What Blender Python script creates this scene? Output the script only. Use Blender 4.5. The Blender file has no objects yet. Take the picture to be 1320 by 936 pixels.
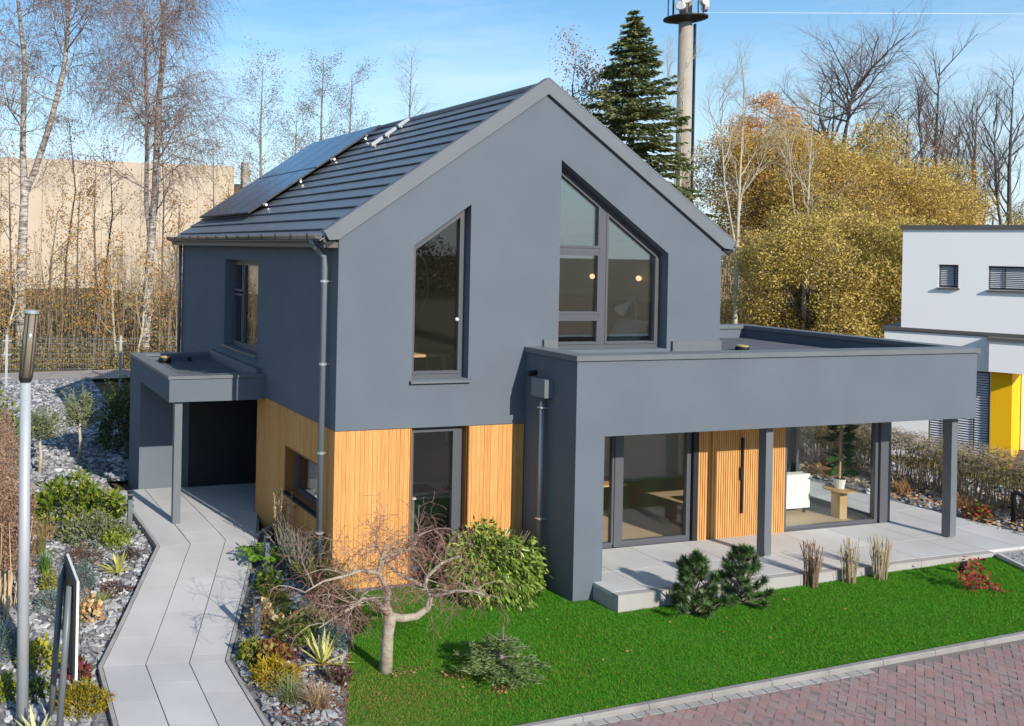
import bpy, math, random
import numpy as np
from mathutils import Vector, Matrix
from mathutils.geometry import tessellate_polygon
R = math.radians
sc = bpy.context.scene
col = sc.collection
# ------------------------------------------------------------------ camera
YAW, ROLL = -0.297, 0.02
cam = bpy.data.cameras.new('camera'); cam_o = bpy.data.objects.new('camera', cam); col.objects.link(cam_o)
fw = Vector((-math.sin(YAW), math.cos(YAW), 0)); rt = Vector((math.cos(YAW), math.sin(YAW), 0)); up = Vector((0, 0, 1))
rx = rt*math.cos(ROLL)+up*math.sin(ROLL); ux = -rt*math.sin(ROLL)+up*math.cos(ROLL)
m = Matrix((rx, ux, -fw)).transposed().to_4x4(); m.translation = Vector((-6.2158, -13.771, 5.9028)); cam_o.matrix_world = m
cam.sensor_width = 36; cam.lens = 1162.17/1320*36; cam.shift_x = (660-288.41)/1320; cam.shift_y = -(468-318.58)/1320
cam.clip_start = .1; cam.clip_end = 20000
sc.camera = cam_o
# ------------------------------------------------------------------ sky and sun
SUN = Vector((0.17, -1.0, 0.54)).normalized()
w = bpy.data.worlds.new("World"); sc.world = w; w.use_nodes = True
nt = w.node_tree; bg = nt.nodes['Background']; bg.inputs[1].default_value = 0.13
sky = nt.nodes.new('ShaderNodeTexSky'); sky.sky_type = 'NISHITA'; sky.sun_disc = False
sky.sun_elevation = math.asin(SUN.z); sky.sun_rotation = math.atan2(SUN.x, SUN.y); sky.air_density = 1.0; sky.dust_density = .1; sky.ozone_density = 2.5
tc = nt.nodes.new('ShaderNodeTexCoord'); mp = nt.nodes.new('ShaderNodeMapping'); mp.inputs['Scale'].default_value = (1.2, 1.2, 7)
ns = nt.nodes.new('ShaderNodeTexNoise'); ns.inputs['Scale'].default_value = 2.2; ns.inputs['Detail'].default_value = 7; ns.inputs['Roughness'].default_value = .6
rp = nt.nodes.new('ShaderNodeValToRGB'); rp.color_ramp.elements[0].position = .45; rp.color_ramp.elements[1].position = .85
rp.color_ramp.elements[1].color = (.38, .38, .38, 1)
mx = nt.nodes.new('ShaderNodeMixRGB'); mx.inputs[2].default_value = (6.0, 6.5, 7.0, 1)
L = nt.links.new
L(tc.outputs['Generated'], mp.inputs[0]); L(mp.outputs[0], ns.inputs[0]); L(ns.outputs[0], rp.inputs[0]); L(rp.outputs[0], mx.inputs[0])
tn = nt.nodes.new('ShaderNodeMixRGB'); tn.blend_type = 'MULTIPLY'; tn.inputs[0].default_value = 1; tn.inputs[2].default_value = (.66, .87, .93, 1)
sx = nt.nodes.new('ShaderNodeSeparateXYZ'); L(tc.outputs['Generated'], sx.inputs[0])
hz = nt.nodes.new('ShaderNodeMapRange'); hz.interpolation_type = 'SMOOTHSTEP'; hz.inputs['From Min'].default_value = -.02; hz.inputs['From Max'].default_value = .27; hz.inputs['To Min'].default_value = .92; hz.inputs['To Max'].default_value = 0
L(sx.outputs[2], hz.inputs[0]); hm_ = nt.nodes.new('ShaderNodeMixRGB'); hm_.inputs[2].default_value = (4.3, 5.05, 5.6, 1)
L(sky.outputs[0], tn.inputs[1]); L(tn.outputs[0], hm_.inputs[1]); L(hz.outputs[0], hm_.inputs[0]); L(hm_.outputs[0], mx.inputs[1]); L(mx.outputs[0], bg.inputs[0])
sl = bpy.data.lights.new('sun', 'SUN'); sl.energy = 3.9; sl.angle = R(.5); sl.color = (1, .93, .82)
so = bpy.data.objects.new('sun', sl); col.objects.link(so); so.rotation_euler = SUN.to_track_quat('Z', 'Y').to_euler(); so.location = (0, -20, 30)
vs = sc.view_settings; vs.view_transform = 'Standard'; vs.look = 'None'; vs.exposure = 0.55; vs.gamma = 1
sc.cycles.max_bounces = 10; sc.cycles.transparent_max_bounces = 16
# ------------------------------------------------------------------ helpers
def S(t, a, b):
    t = min(1, max(0, (t-a)/(b-a))); return t*t*(3-2*t)
def H(x, y):                                       # the lie of the site
    x = min(34, max(-30, x))
    return .12+.024*x+.24*S(y, -1.5, 3.5)*S(-x, -.5, .5)
def HB(x, y):                                      # with the bank behind the site fence
    return H(x, y)+1.3*S(y, 27.2, 33)*(1-S(x, 8, 16))
def ZP(y): return .09+.31*S(y, -1.8, 3.2)          # path height
def V(*a): return Vector(a)

def mat(name, c, rough=.8, metal=0, spec=.3, c2=None, scale=4, detail=5, bump=0, bscale=60, stretch=None, island=None, coord='Object'):
    M = bpy.data.materials.new(name); M.use_nodes = True; t = M.node_tree; p = t.nodes['Principled BSDF']
    p.inputs['Base Color'].default_value = (*c, 1); p.inputs['Roughness'].default_value = rough
    p.inputs['Metallic'].default_value = metal; p.inputs['Specular IOR Level'].default_value = spec
    tcn = t.nodes.new('ShaderNodeTexCoord'); src = tcn.outputs[coord]
    if stretch:
        mpn = t.nodes.new('ShaderNodeMapping'); mpn.inputs['Scale'].default_value = stretch; t.links.new(src, mpn.inputs[0]); src = mpn.outputs[0]
    out = None
    if c2 is not None:
        n = t.nodes.new('ShaderNodeTexNoise'); n.inputs['Scale'].default_value = scale; n.inputs['Detail'].default_value = detail
        t.links.new(src, n.inputs[0])
        r = t.nodes.new('ShaderNodeValToRGB'); r.color_ramp.elements[0].position = .3; r.color_ramp.elements[1].position = .7
        r.color_ramp.elements[0].color = (*c, 1); r.color_ramp.elements[1].color = (*c2, 1)
        t.links.new(n.outputs[0], r.inputs[0]); out = r.outputs[0]
    if island is not None:                         # each piece its own tone
        g = t.nodes.new('ShaderNodeNewGeometry'); oi = t.nodes.new('ShaderNodeObjectInfo')
        ad = t.nodes.new('ShaderNodeMath'); ad.operation = 'ADD'; fr = t.nodes.new('ShaderNodeMath'); fr.operation = 'FRACT'
        t.links.new(g.outputs['Random Per Island'], ad.inputs[0]); t.links.new(oi.outputs['Random'], ad.inputs[1]); t.links.new(ad.outputs[0], fr.inputs[0])
        r2 = t.nodes.new('ShaderNodeValToRGB')
        while len(r2.color_ramp.elements) < len(island): r2.color_ramp.elements.new(.5)
        for i, cc in enumerate(island):
            r2.color_ramp.elements[i].position = i/(len(island)-1) if len(island) > 1 else 0; r2.color_ramp.elements[i].color = (*cc, 1)
        t.links.new(fr.outputs[0], r2.inputs[0])
        if out is not None:
            mm = t.nodes.new('ShaderNodeMixRGB'); mm.blend_type = 'MULTIPLY'; mm.inputs[0].default_value = 1
            t.links.new(out, mm.inputs[1]); t.links.new(r2.outputs[0], mm.inputs[2]); out = mm.outputs[0]
        else: out = r2.outputs[0]
    if out is not None: t.links.new(out, p.inputs['Base Color'])
    if bump:
        n2 = t.nodes.new('ShaderNodeTexNoise'); n2.inputs['Scale'].default_value = bscale; n2.inputs['Detail'].default_value = 4
        t.links.new(src, n2.inputs[0]); b = t.nodes.new('ShaderNodeBump'); b.inputs['Strength'].default_value = bump; b.inputs['Distance'].default_value = .02
        t.links.new(n2.outputs[0], b.inputs['Height']); t.links.new(b.outputs[0], p.inputs['Normal'])
    return M

def leafmat(name, cols, trans=.3, rough=.55, spec=.25):
    M = bpy.data.materials.new(name); M.use_nodes = True; t = M.node_tree; p = t.nodes['Principled BSDF']; o = t.nodes['Material Output']
    g = t.nodes.new('ShaderNodeNewGeometry'); oi = t.nodes.new('ShaderNodeObjectInfo')
    ad = t.nodes.new('ShaderNodeMath'); ad.operation = 'ADD'; fr = t.nodes.new('ShaderNodeMath'); fr.operation = 'FRACT'
    t.links.new(g.outputs['Random Per Island'], ad.inputs[0]); t.links.new(oi.outputs['Random'], ad.inputs[1]); t.links.new(ad.outputs[0], fr.inputs[0])
    r = t.nodes.new('ShaderNodeValToRGB')
    while len(r.color_ramp.elements) < len(cols): r.color_ramp.elements.new(.5)
    for i, c in enumerate(cols):
        r.color_ramp.elements[i].position = i/max(1, len(cols)-1); r.color_ramp.elements[i].color = (*c, 1)
    t.links.new(fr.outputs[0], r.inputs[0]); t.links.new(r.outputs[0], p.inputs['Base Color'])
    p.inputs['Roughness'].default_value = rough; p.inputs['Specular IOR Level'].default_value = spec
    tr = t.nodes.new('ShaderNodeBsdfTranslucent'); t.links.new(r.outputs[0], tr.inputs[0])
    ms = t.nodes.new('ShaderNodeMixShader'); ms.inputs[0].default_value = trans
    t.links.new(p.outputs[0], ms.inputs[1]); t.links.new(tr.outputs[0], ms.inputs[2]); t.links.new(ms.outputs[0], o.inputs[0])
    return M

def glassmat(name, tint=(.86, .9, .9), base=.06, gain=1.0):
    M = bpy.data.materials.new(name); M.use_nodes = True; t = M.node_tree; t.nodes.remove(t.nodes['Principled BSDF']); o = t.nodes['Material Output']
    a = t.nodes.new('ShaderNodeBsdfTransparent'); a.inputs[0].default_value = (*tint, 1)
    g = t.nodes.new('ShaderNodeBsdfGlossy'); g.inputs['Roughness'].default_value = 0.0; g.inputs[0].default_value = (.95, 1, 1, 1)
    f = t.nodes.new('ShaderNodeLayerWeight'); f.inputs[0].default_value = .5
    pw = t.nodes.new('ShaderNodeMath'); pw.operation = 'POWER'; pw.inputs[1].default_value = 4
    ma = t.nodes.new('ShaderNodeMath'); ma.operation = 'MULTIPLY_ADD'; ma.inputs[1].default_value = gain; ma.inputs[2].default_value = base; ma.use_clamp = True
    t.links.new(f.outputs['Facing'], pw.inputs[0]); t.links.new(pw.outputs[0], ma.inputs[0])
    x = t.nodes.new('ShaderNodeMixShader'); t.links.new(ma.outputs[0], x.inputs[0]); t.links.new(a.outputs[0], x.inputs[1]); t.links.new(g.outputs[0], x.inputs[2])
    t.links.new(x.outputs[0], o.inputs[0]); return M

def glow(name, c, s):
    M = bpy.data.materials.new(name); M.use_nodes = True; p = M.node_tree.nodes['Principled BSDF']
    p.inputs['Emission Color'].default_value = (*c, 1); p.inputs['Emission Strength'].default_value = s; p.inputs['Base Color'].default_value = (*c, 1); return M

class MB:
    def __init__(s): s.v = []; s.f = []
    def poly(s, pts): n = len(s.v); s.v += [tuple(p) for p in pts]; s.f.append(tuple(range(n, n+len(pts)))); return s
    def hexa(s, p):        # 8 points: bottom loop 0-3 ccw, top loop 4-7
        n = len(s.v); s.v += [tuple(q) for q in p]
        s.f += [tuple(n+i for i in q) for q in ((3, 2, 1, 0), (4, 5, 6, 7), (0, 1, 5, 4), (1, 2, 6, 5), (2, 3, 7, 6), (3, 0, 4, 7))]; return s
    def box(s, x0, y0, z0, x1, y1, z1):
        return s.hexa([(x0, y0, z0), (x1, y0, z0), (x1, y1, z0), (x0, y1, z0), (x0, y0, z1), (x1, y0, z1), (x1, y1, z1), (x0, y1, z1)])
    def prism(s, base, ext):   # planar polygon extruded by vector
        n = len(base); k = len(s.v); e = Vector(ext); s.v += [tuple(p) for p in base]+[tuple(Vector(p)+e) for p in base]
        s.f.append(tuple(k+i for i in reversed(range(n)))); s.f.append(tuple(k+n+i for i in range(n)))
        for i in range(n): j = (i+1) % n; s.f.append((k+i, k+j, k+n+j, k+n+i))
        return s
    def bar(s, a, b, w, h, up=(0, 0, 1)):
        a = Vector(a); b = Vector(b); d = (b-a).normalized(); u = Vector(up); sd = d.cross(u)
        if sd.length < 1e-4: sd = d.cross(Vector((1, 0, 0)))
        sd.normalize(); u = sd.cross(d); q = []
        for p in (a, b): q += [p-sd*w/2-u*h/2, p+sd*w/2-u*h/2, p+sd*w/2+u*h/2, p-sd*w/2+u*h/2]
        return s.hexa(q)
    def tube(s, pts, rad, n=6, cap=True):
        k0 = len(s.v); P = [Vector(p) for p in pts]; a = None
        for i, p in enumerate(P):
            d = (P[min(i+1, len(P)-1)]-P[max(i-1, 0)])
            if d.length < 1e-6: d = Vector((0, 0, 1))
            d.normalize()
            if a is None or (a-d*a.dot(d)).length < .05: a = d.cross(Vector((.3, .2, 1)) if abs(d.z) < .9 else Vector((1, 0, 0)))
            a = (a-d*a.dot(d)).normalized(); b = d.cross(a)
            r = rad[i] if isinstance(rad, (list, tuple)) else rad
            for j in range(n):
                t = 2*math.pi*j/n; q = p+a*(math.cos(t)*r)+b*(math.sin(t)*r); s.v.append((q.x, q.y, q.z))
        for i in range(len(P)-1):
            for j in range(n): j2 = (j+1) % n; s.f.append((k0+i*n+j, k0+i*n+j2, k0+(i+1)*n+j2, k0+(i+1)*n+j))
        if cap: s.f.append(tuple(k0+j for j in reversed(range(n)))); e = k0+(len(P)-1)*n; s.f.append(tuple(e+j for j in range(n)))
        return s
    def lathe(s, c, prof, n=16):
        return s.tube([(c[0], c[1], c[2]+z) for _, z in prof], [max(r, .001) for r, _ in prof], n)
    def ball(s, c, r, n=8, sq=(1, 1, 1)):
        k0 = len(s.v); m_ = n//2
        for i in range(m_+1):
            th = math.pi*i/m_
            for j in range(n):
                ph = 2*math.pi*j/n; s.v.append((c[0]+r*sq[0]*math.sin(th)*math.cos(ph), c[1]+r*sq[1]*math.sin(th)*math.sin(ph), c[2]+r*sq[2]*math.cos(th)))
        for i in range(m_):
            for j in range(n): j2 = (j+1) % n; s.f.append((k0+i*n+j, k0+(i+1)*n+j, k0+(i+1)*n+j2, k0+i*n+j2))
        return s
    def build(s, name, mt, parent=None, smooth=False, loc=None):
        me = bpy.data.meshes.new(name); vv = s.v
        if loc is not None: vv = [(x-loc[0], y-loc[1], z-loc[2]) for x, y, z in vv]
        me.from_pydata(vv, [], s.f); me.update()
        o = bpy.data.objects.new(name, me); col.objects.link(o)
        if mt: me.materials.append(mt)
        if smooth: me.polygons.foreach_set('use_smooth', [True]*len(me.polygons))
        if parent is not None:
            o.parent = parent; o.matrix_parent_inverse = parent.matrix_basis.inverted()
        if loc is not None: o.location = loc
        return o
def npmesh(name, verts, faces, mt, parent=None, smooth=False):
    me = bpy.data.meshes.new(name); nv = len(verts); nf, k = faces.shape
    me.vertices.add(nv); me.vertices.foreach_set('co', np.ascontiguousarray(verts, np.float32).ravel())
    me.loops.add(nf*k); me.loops.foreach_set('vertex_index', np.ascontiguousarray(faces, np.int32).ravel())
    me.polygons.add(nf); me.polygons.foreach_set('loop_start', np.arange(0, nf*k, k, dtype=np.int32))
    me.update(calc_edges=True); me.validate()
    if smooth: me.polygons.foreach_set('use_smooth', [True]*nf)
    o = bpy.data.objects.new(name, me); col.objects.link(o)
    if mt: me.materials.append(mt)
    if parent is not None: o.parent = parent; o.matrix_parent_inverse = parent.matrix_basis.inverted()
    return o
def leaves(name, pos, dirs, Ls, W, mt, parent=None, seed=0, fold=.15):
    g = np.random.default_rng(seed); pos = np.asarray(pos, float); n = len(pos)
    dirs = np.asarray(dirs, float); dirs = dirs/np.maximum(np.linalg.norm(dirs, axis=1, keepdims=True), 1e-6)
    rnd = g.normal(size=(n, 3)); sd = np.cross(dirs, rnd); sd /= np.maximum(np.linalg.norm(sd, axis=1, keepdims=True), 1e-6)
    nr = np.cross(sd, dirs); Ls = np.broadcast_to(np.asarray(Ls, float), (n,))*g.uniform(.7, 1.25, n); Ws = Ls*W
    a = pos; t = pos+dirs*Ls[:, None]; mid = pos+dirs*(Ls*.45)[:, None]+nr*(Ws*fold)[:, None]
    l = mid-sd*(Ws/2)[:, None]; r = mid+sd*(Ws/2)[:, None]
    v = np.stack([a, l, t, r], 1).reshape(-1, 3); b = np.arange(n)*4
    f = np.concatenate([np.stack([b, b+2, b+1], 1), np.stack([b, b+3, b+2], 1)])
    return npmesh(name, v, f, mt, parent)
def tag(o, label, cat, group=None):
    o['label'] = label; o['category'] = cat
    if group: o['group'] = group
    return o
def kind(o, k): o['kind'] = k; return o
def thing(name, label, cat, loc=(0, 0, 0), rz=0, group=None):
    o = bpy.data.objects.new(name, None); col.objects.link(o); o.empty_display_size = .2
    o.location = loc; o.rotation_euler = (0, 0, rz); o.matrix_basis  # world coordinates are kept by children
    return tag(o, label, cat, group)
def copy_tree(o, parent=None):
    c = o.copy(); col.objects.link(c)
    if parent is not None: c.parent = parent
    for ch in o.children: copy_tree(ch, c)
    return c
def clip(poly, p0, nrm):   # keep the side of a 2D polygon where (p-p0).n >= 0
    out = []
    for i in range(len(poly)):
        a, b = poly[i], poly[(i+1) % len(poly)]
        da = (a[0]-p0[0])*nrm[0]+(a[1]-p0[1])*nrm[1]; db = (b[0]-p0[0])*nrm[0]+(b[1]-p0[1])*nrm[1]
        if da >= 0: out.append(a)
        if da*db < 0: t = da/(da-db); out.append((a[0]+(b[0]-a[0])*t, a[1]+(b[1]-a[1])*t))
    return out
def inset(poly, w):
    n = len(poly); cx = sum(p[0] for p in poly)/n; cy = sum(p[1] for p in poly)/n; res = list(poly)
    for i in range(n):
        a, b = poly[i], poly[(i+1) % n]; d = math.hypot(b[0]-a[0], b[1]-a[1]); nx, ny = -(b[1]-a[1])/d, (b[0]-a[0])/d
        if (cx-a[0])*nx+(cy-a[1])*ny < 0: nx, ny = -nx, -ny
        res = clip(res, (a[0]+nx*w, a[1]+ny*w), (nx, ny))
    return res
def wall2d(outer, holes, f, t0, t1):
    """solid wall: 2D outline with holes, f(u, v, depth) -> point, between depths t0 and t1"""
    mb = MB(); loops = [outer]+holes; flat = [p for l in loops for p in l]
    tris = tessellate_polygon([[Vector((p[0], p[1], 0)) for p in l] for l in loops])
    k = len(flat); mb.v = [tuple(f(p[0], p[1], t0)) for p in flat]+[tuple(f(p[0], p[1], t1)) for p in flat]
    for t in tris: mb.f.append(tuple(t)); mb.f.append(tuple(k+i for i in reversed(t)))
    b = 0
    for l in loops:
        n = len(l)
        for i in range(n): j = (i+1) % n; mb.f.append((b+i, b+j, k+b+j, k+b+i))
        b += n
    return mb
def ring(outer, wdt, f, t0, t1):
    return wall2d(outer, [inset(outer, wdt)], f, t0, t1)
def rv(r): return Vector((r.gauss(0, 1), r.gauss(0, 1), r.gauss(0, 1)))
def grow(r, out, tips, p, d, Ln, rad, lv, SP):
    c = SP[lv]; n = c['n']; st = Ln/n; pts = [p.copy()]; rr = [rad]; ds = [d]
    for i in range(n):
        d = (d+rv(r)*c['w']+Vector((0, 0, c['t']))).normalized(); p = p+d*st; pts.append(p.copy()); ds.append(d); rr.append(max(rad*(1-(i+1)/n*(1-c['e'])), .0025))
    out.append((lv, pts, rr))
    if lv+1 < len(SP):
        for k in range(c['k']):
            f = c['f0']+(1-c['f0'])*((k+r.random())/c['k']); x = f*n; i = min(int(x), n-1); q = pts[i].lerp(pts[i+1], x-i); dd = ds[min(i+1, n)]
            az = dd.cross(rv(r)).normalized(); a = R(c['a']*r.uniform(.7, 1.25)); cd = (dd*math.cos(a)+az*math.sin(a)).normalized()
            grow(r, out, tips, q, cd, Ln*c['l']*r.uniform(.65, 1.15)*(1-c.get('cone', 0)*f), max(rr[i]*c.get('rr', .55), .003), lv+1, SP)
    else: tips.append((pts, ds))
def limbs(out, lv0=0, lv1=9, sides=(8, 6, 4, 3, 3)):
    mb = MB()
    for lv, pts, rr in out:
        if lv0 <= lv <= lv1: mb.tube(pts, rr, sides[min(lv, 4)], cap=False)
    return mb
def tipleaves(tips, per, spread, g):
    P, D = [], []
    for pts, ds in tips:
        for _ in range(per):
            i = g.integers(0, len(pts)); P.append(np.array(pts[i])+g.normal(size=3)*spread); D.append(g.normal(size=3)+np.array([0, 0, -.3]))
    return np.array(P), np.array(D)
# ------------------------------------------------------------------ materials
M = {}
M['plaster'] = mat('plaster_anthracite', (.117, .138, .166), .92, c2=(.131, .154, .184), scale=.9, detail=9, bump=.5, bscale=110)
M['metal'] = mat('powder_coated_metal', (.125, .14, .155), .42, spec=.45, c2=(.14, .155, .17), scale=3)
M['verge'] = mat('verge_sheet', (.13, .143, .162), .55, spec=.35, c2=(.147, .16, .18), scale=1.5)
M['frame'] = mat('window_frame', (.085, .088, .1), .45, spec=.4)
M['dark'] = mat('dark_metal', (.02, .022, .026), .5)
M['zinc'] = mat('zinc_pipe', (.19, .22, .24), .38, metal=.35, spec=.5)
M['gutter'] = mat('gutter_metal', (.24, .21, .19), .35, metal=.6, spec=.5, c2=(.3, .26, .23), scale=6)
M['tile'] = mat('roof_tile', (.115, .132, .152), .38, spec=.5, c2=(.145, .162, .182), scale=2.5, bump=.05, bscale=30)
M['bracket'] = mat('galvanised_bracket', (.36, .37, .38), .5, metal=.3)
M['pv'] = mat('solar_glass', (.016, .017, .03), .13, spec=.6)
M['pvline'] = mat('solar_frame', (.03, .03, .035), .4)
M['alu'] = mat('aluminium', (.62, .63, .64), .35, metal=.7)
M['wood'] = mat('larch_timber', (.55, .265, .082), .6, c2=(.68, .37, .135), scale=3, stretch=(14, 14, .8), detail=8, island=[(.88, .8, .7), (1, 1, 1), (.94, .88, .8), (1, .97, .93), (.91, .84, .76), (1, 1, .98)])
M['wooddark'] = mat('timber_edge', (.3, .12, .035), .7)
M['roofing'] = mat('flat_roof_membrane', (.09, .095, .105), .8, c2=(.13, .135, .145), scale=2, bump=.2, bscale=30)
M['glass'] = glassmat('window_glass', (.97, .985, .975), .045, .7)
M['glass_up'] = glassmat('gable_glass', (.96, .98, .98), .16, .8)
M['white'] = mat('white_paint', (.74, .73, .7), .6)
M['cream'] = mat('interior_plaster', (.5, .46, .39), .9)
M['olive'] = mat('kitchen_front', (.17, .19, .14), .6)
M['clay'] = mat('clay_plaster', (.34, .29, .2), .9)
M['worktop'] = mat('pale_worktop', (.62, .57, .47), .5)
M['floor'] = mat('oak_floor', (.4, .29, .18), .5, c2=(.47, .35, .22), scale=3, stretch=(1, 8, 1))
M['oak'] = mat('oak_furniture', (.5, .32, .15), .55)
M['fabric'] = mat('white_fabric', (.76, .77, .72), .95)
M['greyfab'] = mat('grey_fabric', (.4, .42, .4), .95)
M['redbrown'] = mat('red_brown_panel', (.26, .07, .035), .6)
M['black'] = mat('black_plastic', (.012, .012, .014), .5)
M['bulb'] = glow('warm_globe', (1, .66, .36), 1.1)
M['plinth'] = mat('plinth_render', (.12, .125, .13), .9)
M['paving'] = mat('concrete_paving', (.46, .45, .44), .85, c2=(.57, .56, .545), scale=.8, detail=10, bump=.1, bscale=90, island=[(.9, .9, .91), (1, 1, 1), (.96, .955, .95), (.93, .925, .92)])
M['kerbstone'] = mat('kerb_stone_concrete', (.22, .205, .195), .9, c2=(.31, .295, .28), scale=3, bump=.3, bscale=40)
M['edge'] = mat('terrace_edge', (.33, .31, .295), .9, c2=(.38, .36, .345), scale=2, bump=.1, bscale=50)
M['kerb'] = mat('concrete_kerb', (.3, .285, .27), .9, c2=(.4, .385, .365), scale=3, bump=.3, bscale=40)
M['yellow'] = mat('yellow_render', (.86, .46, .002), .85, c2=(.88, .49, .004), scale=2)
M['neighbour'] = mat('white_render', (.86, .85, .84), .9, c2=(.88, .87, .86), scale=.8, bump=.1, bscale=100)
M['coping'] = mat('brown_grey_coping', (.11, .1, .095), .5)
M['blind'] = mat('blind_slat', (.5, .51, .55), .45, spec=.4)

# ------------------------------------------------------------------ the house
house = thing('house', 'dark grey gabled house with timber ground floor, flat annex and terrace canopy', 'house', (0, 0, .3))
def part(mb, name, mt, smooth=False, par=None): return mb.build(name, M[mt], par or house, smooth)
fy = lambda u, v, d: (u, d, v)              # gable plane
fx = lambda u, v, d: (d, u, v)              # side plane
ZT, ZE, ZA, WH, LH = 2.877, 6.08, 8.755, 8.0, 10.4
gwin = [(1.40, 3.70), (2.50, 3.70), (2.50, 6.735), (1.40, 5.99)]
rwin = [(4.34, 4.16), (6.75, 4.16), (6.75, 5.95), (4.34, 7.60)]
kwin = [(1.44, .33), (2.52, .33), (2.52, ZT-.015), (1.44, ZT-.015)]
gw = part(wall2d([(0, ZT), (WH, ZT), (WH, ZE), (4, ZA), (0, ZE)], [gwin, rwin], fy, 0, .38), 'gable_wall', 'plaster')
lo = part(wall2d([(.05, .2), (3.9, .2), (3.9, ZT), (.05, ZT)], [kwin], fy, .045, .38), 'lower_front_wall', 'wooddark')
swin = [(4.03, 3.64), (6.38, 3.64), (6.38, 5.62), (4.03, 5.62)]
sw = part(wall2d([(.382, ZT), (LH, ZT), (LH, ZE), (.382, ZE)], [swin], fx, 0.0, .38), 'side_wall', 'plaster')
lwin = [(.62, 1.30), (2.24, 1.30), (2.24, 2.135), (.62, 2.135)]
ls = part(wall2d([(.382, .1), (3.97, .1), (3.97, ZT), (.382, ZT)], [lwin], fx, .045, .38), 'lower_side_wall', 'wooddark')
mb = MB(); mb.box(0, 6.2, .1, .38, LH, ZT).box(.95, 3.6, .1, 1.2, 6.2, ZT).box(0, 6.15, .1, 1.2, 6.5, ZT); part(mb, 'entrance_recess_wall', 'plaster')
mb = MB(); mb.box(.38, LH-.35, .1, WH, LH, ZE).box(WH-.35, .38, ZT, WH, LH-.35, ZE).box(WH-.35, 4, .1, WH, LH-.35, ZT)
mb.prism([(0.38, LH-.3, ZE), (WH, LH-.3, ZE), (4, LH-.3, ZA)], (0, .3, 0)); part(mb, 'rear_wall', 'plaster')
mb = MB(); mb.box(.02, .03, .0, 3.7, .3, .205).box(.03, .3, .0, .3, 3.97, .25); part(mb, 'plinth', 'plinth')
# timber boards, one object each
def planks(par, f, u0, u1, z0f, z1f, wd, r, skip=None):
    u = u0
    while u < u1-.01:
        wv = min(wd*r.choice((.8, 1, 1, 1.2)), u1-u)
        for za, zb in (skip(u, u+wv) if skip else [(z0f(u), z1f(u))]):
            mb = MB(); dz = r.uniform(-.002, .002); g = .004
            pts = [f(u+g/2, za, .046), f(u+wv-g/2, za, .046), f(u+wv-g/2, zb, .046), f(u+g/2, zb, .046)]
            ext = Vector(f(0, 0, .012+dz))-Vector(f(0, 0, .046)); mb.prism(pts, ext); mb.build('plank', M['wood'], par)
        u += wv
rr_ = random.Random(5)
planks(lo, fy, .0, 1.425, lambda u: .215, lambda u: ZT-.012, .076, rr_)
planks(lo, fy, 2.535, 3.665, lambda u: .215, lambda u: ZT-.012, .076, rr_)
planks(lo, fy, 1.44, 2.52, lambda u: .215, lambda u: .3, .09, rr_)
def sideskip(a, b):
    if b > .62 and a < 2.24: return [(.24, 1.285), (2.15, ZT-.012)]
    return [(.24, ZT-.012)]
planks(ls, fx, .055, 3.97, None, None, .11, rr_, sideskip)
mb = MB(); mb.box(1.405, -.006, .215, 1.428, .17, ZT-.014).box(2.532, -.006, .215, 2.555, .17, ZT-.014); part(mb, 'timber_reveal', 'wooddark', par=lo)

def window(name, poly, f, depth, fw_, glassname='glass', ft=.07, splits=None, sill=None):
    """frame ring set back in its opening; splits: list of sub-polygons, each with a sash and a pane"""
    wn = part(ring(poly, fw_, f, depth, depth+ft), name, 'frame')
    for sp in (splits or [inset(poly, fw_)]):
        sash = ring(sp, .045, f, depth-.018, depth+ft-.012).build('sash', M['frame'], wn)
        inn = inset(sp, .047)
        MB().prism([f(u, v, depth+.03) for u, v in inn], Vector(f(0, 0, .02))-Vector(f(0, 0, 0))).build('pane', M[glassname], wn)
    return wn
ww = window('gable_window', gwin, fy, .17, .075, 'glass')
mb = MB(); mb.prism([(1.36, .17, 3.705), (1.36, -.07, 3.68), (1.36, -.07, 3.64), (1.36, -.045, 3.64), (1.36, -.045, 3.66), (1.36, .17, 3.68)], (1.18, 0, 0)); part(mb, 'sill', 'metal', par=ww)
mb = MB(); mb.ball((2.33, .12, 4.72), .035, 8); mb.build('window_contact', M['white'], ww)
q = inset(rwin, .08)
cl = lambda pts, z0, z1: clip(clip(pts, (0, z0), (0, 1)), (0, z1), (0, -1))
left = clip(q, (5.36, 0), (-1, 0)); right = clip(q, (5.5, 0), (1, 0))
ww = window('gable_window', rwin, fy, .2, .075, 'glass_up', splits=[cl(left, 6.02, 9), cl(left, 4.80, 5.93), cl(left, 4.2, 4.72), right])
mb = MB(); mb.box(5.362, .19, 4.235, 5.498, .265, 6.78).box(4.415, .195, 5.932, 5.361, .268, 6.018).box(4.415, .195, 4.722, 5.361, .268, 4.798); mb.build('mullion', M['frame'], ww)
ww = window('kitchen_window', kwin, fy, .16, .05, splits=[[(1.5, .39), (2.36, .39), (2.36, ZT-.07), (1.5, ZT-.07)]])
mb = MB(); mb.box(2.362, .15, .385, 2.47, .235, ZT-.066); mb.build('mullion', M['frame'], ww)
mb = MB(); mb.box(1.43, -.06, .3, 2.53, .16, .328); mb.build('sill', M['dark'], ww)
ww = window('side_window', swin, fx, .2, .07, splits=[[(4.1, 3.71), (5.55, 3.71), (5.55, 5.55), (4.1, 5.55)], [(5.6, 3.71), (6.31, 3.71), (6.31, 4.85), (5.6, 4.85)], [(5.6, 4.9), (6.31, 4.9), (6.31, 5.55), (5.6, 5.55)]])
mb = MB(); mb.box(-.06, 3.98, 3.605, .2, 6.43, 3.635); mb.build('sill', M['gutter'], ww)
ww = window('side_strip_window', lwin, fx, .2, .05)
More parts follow.
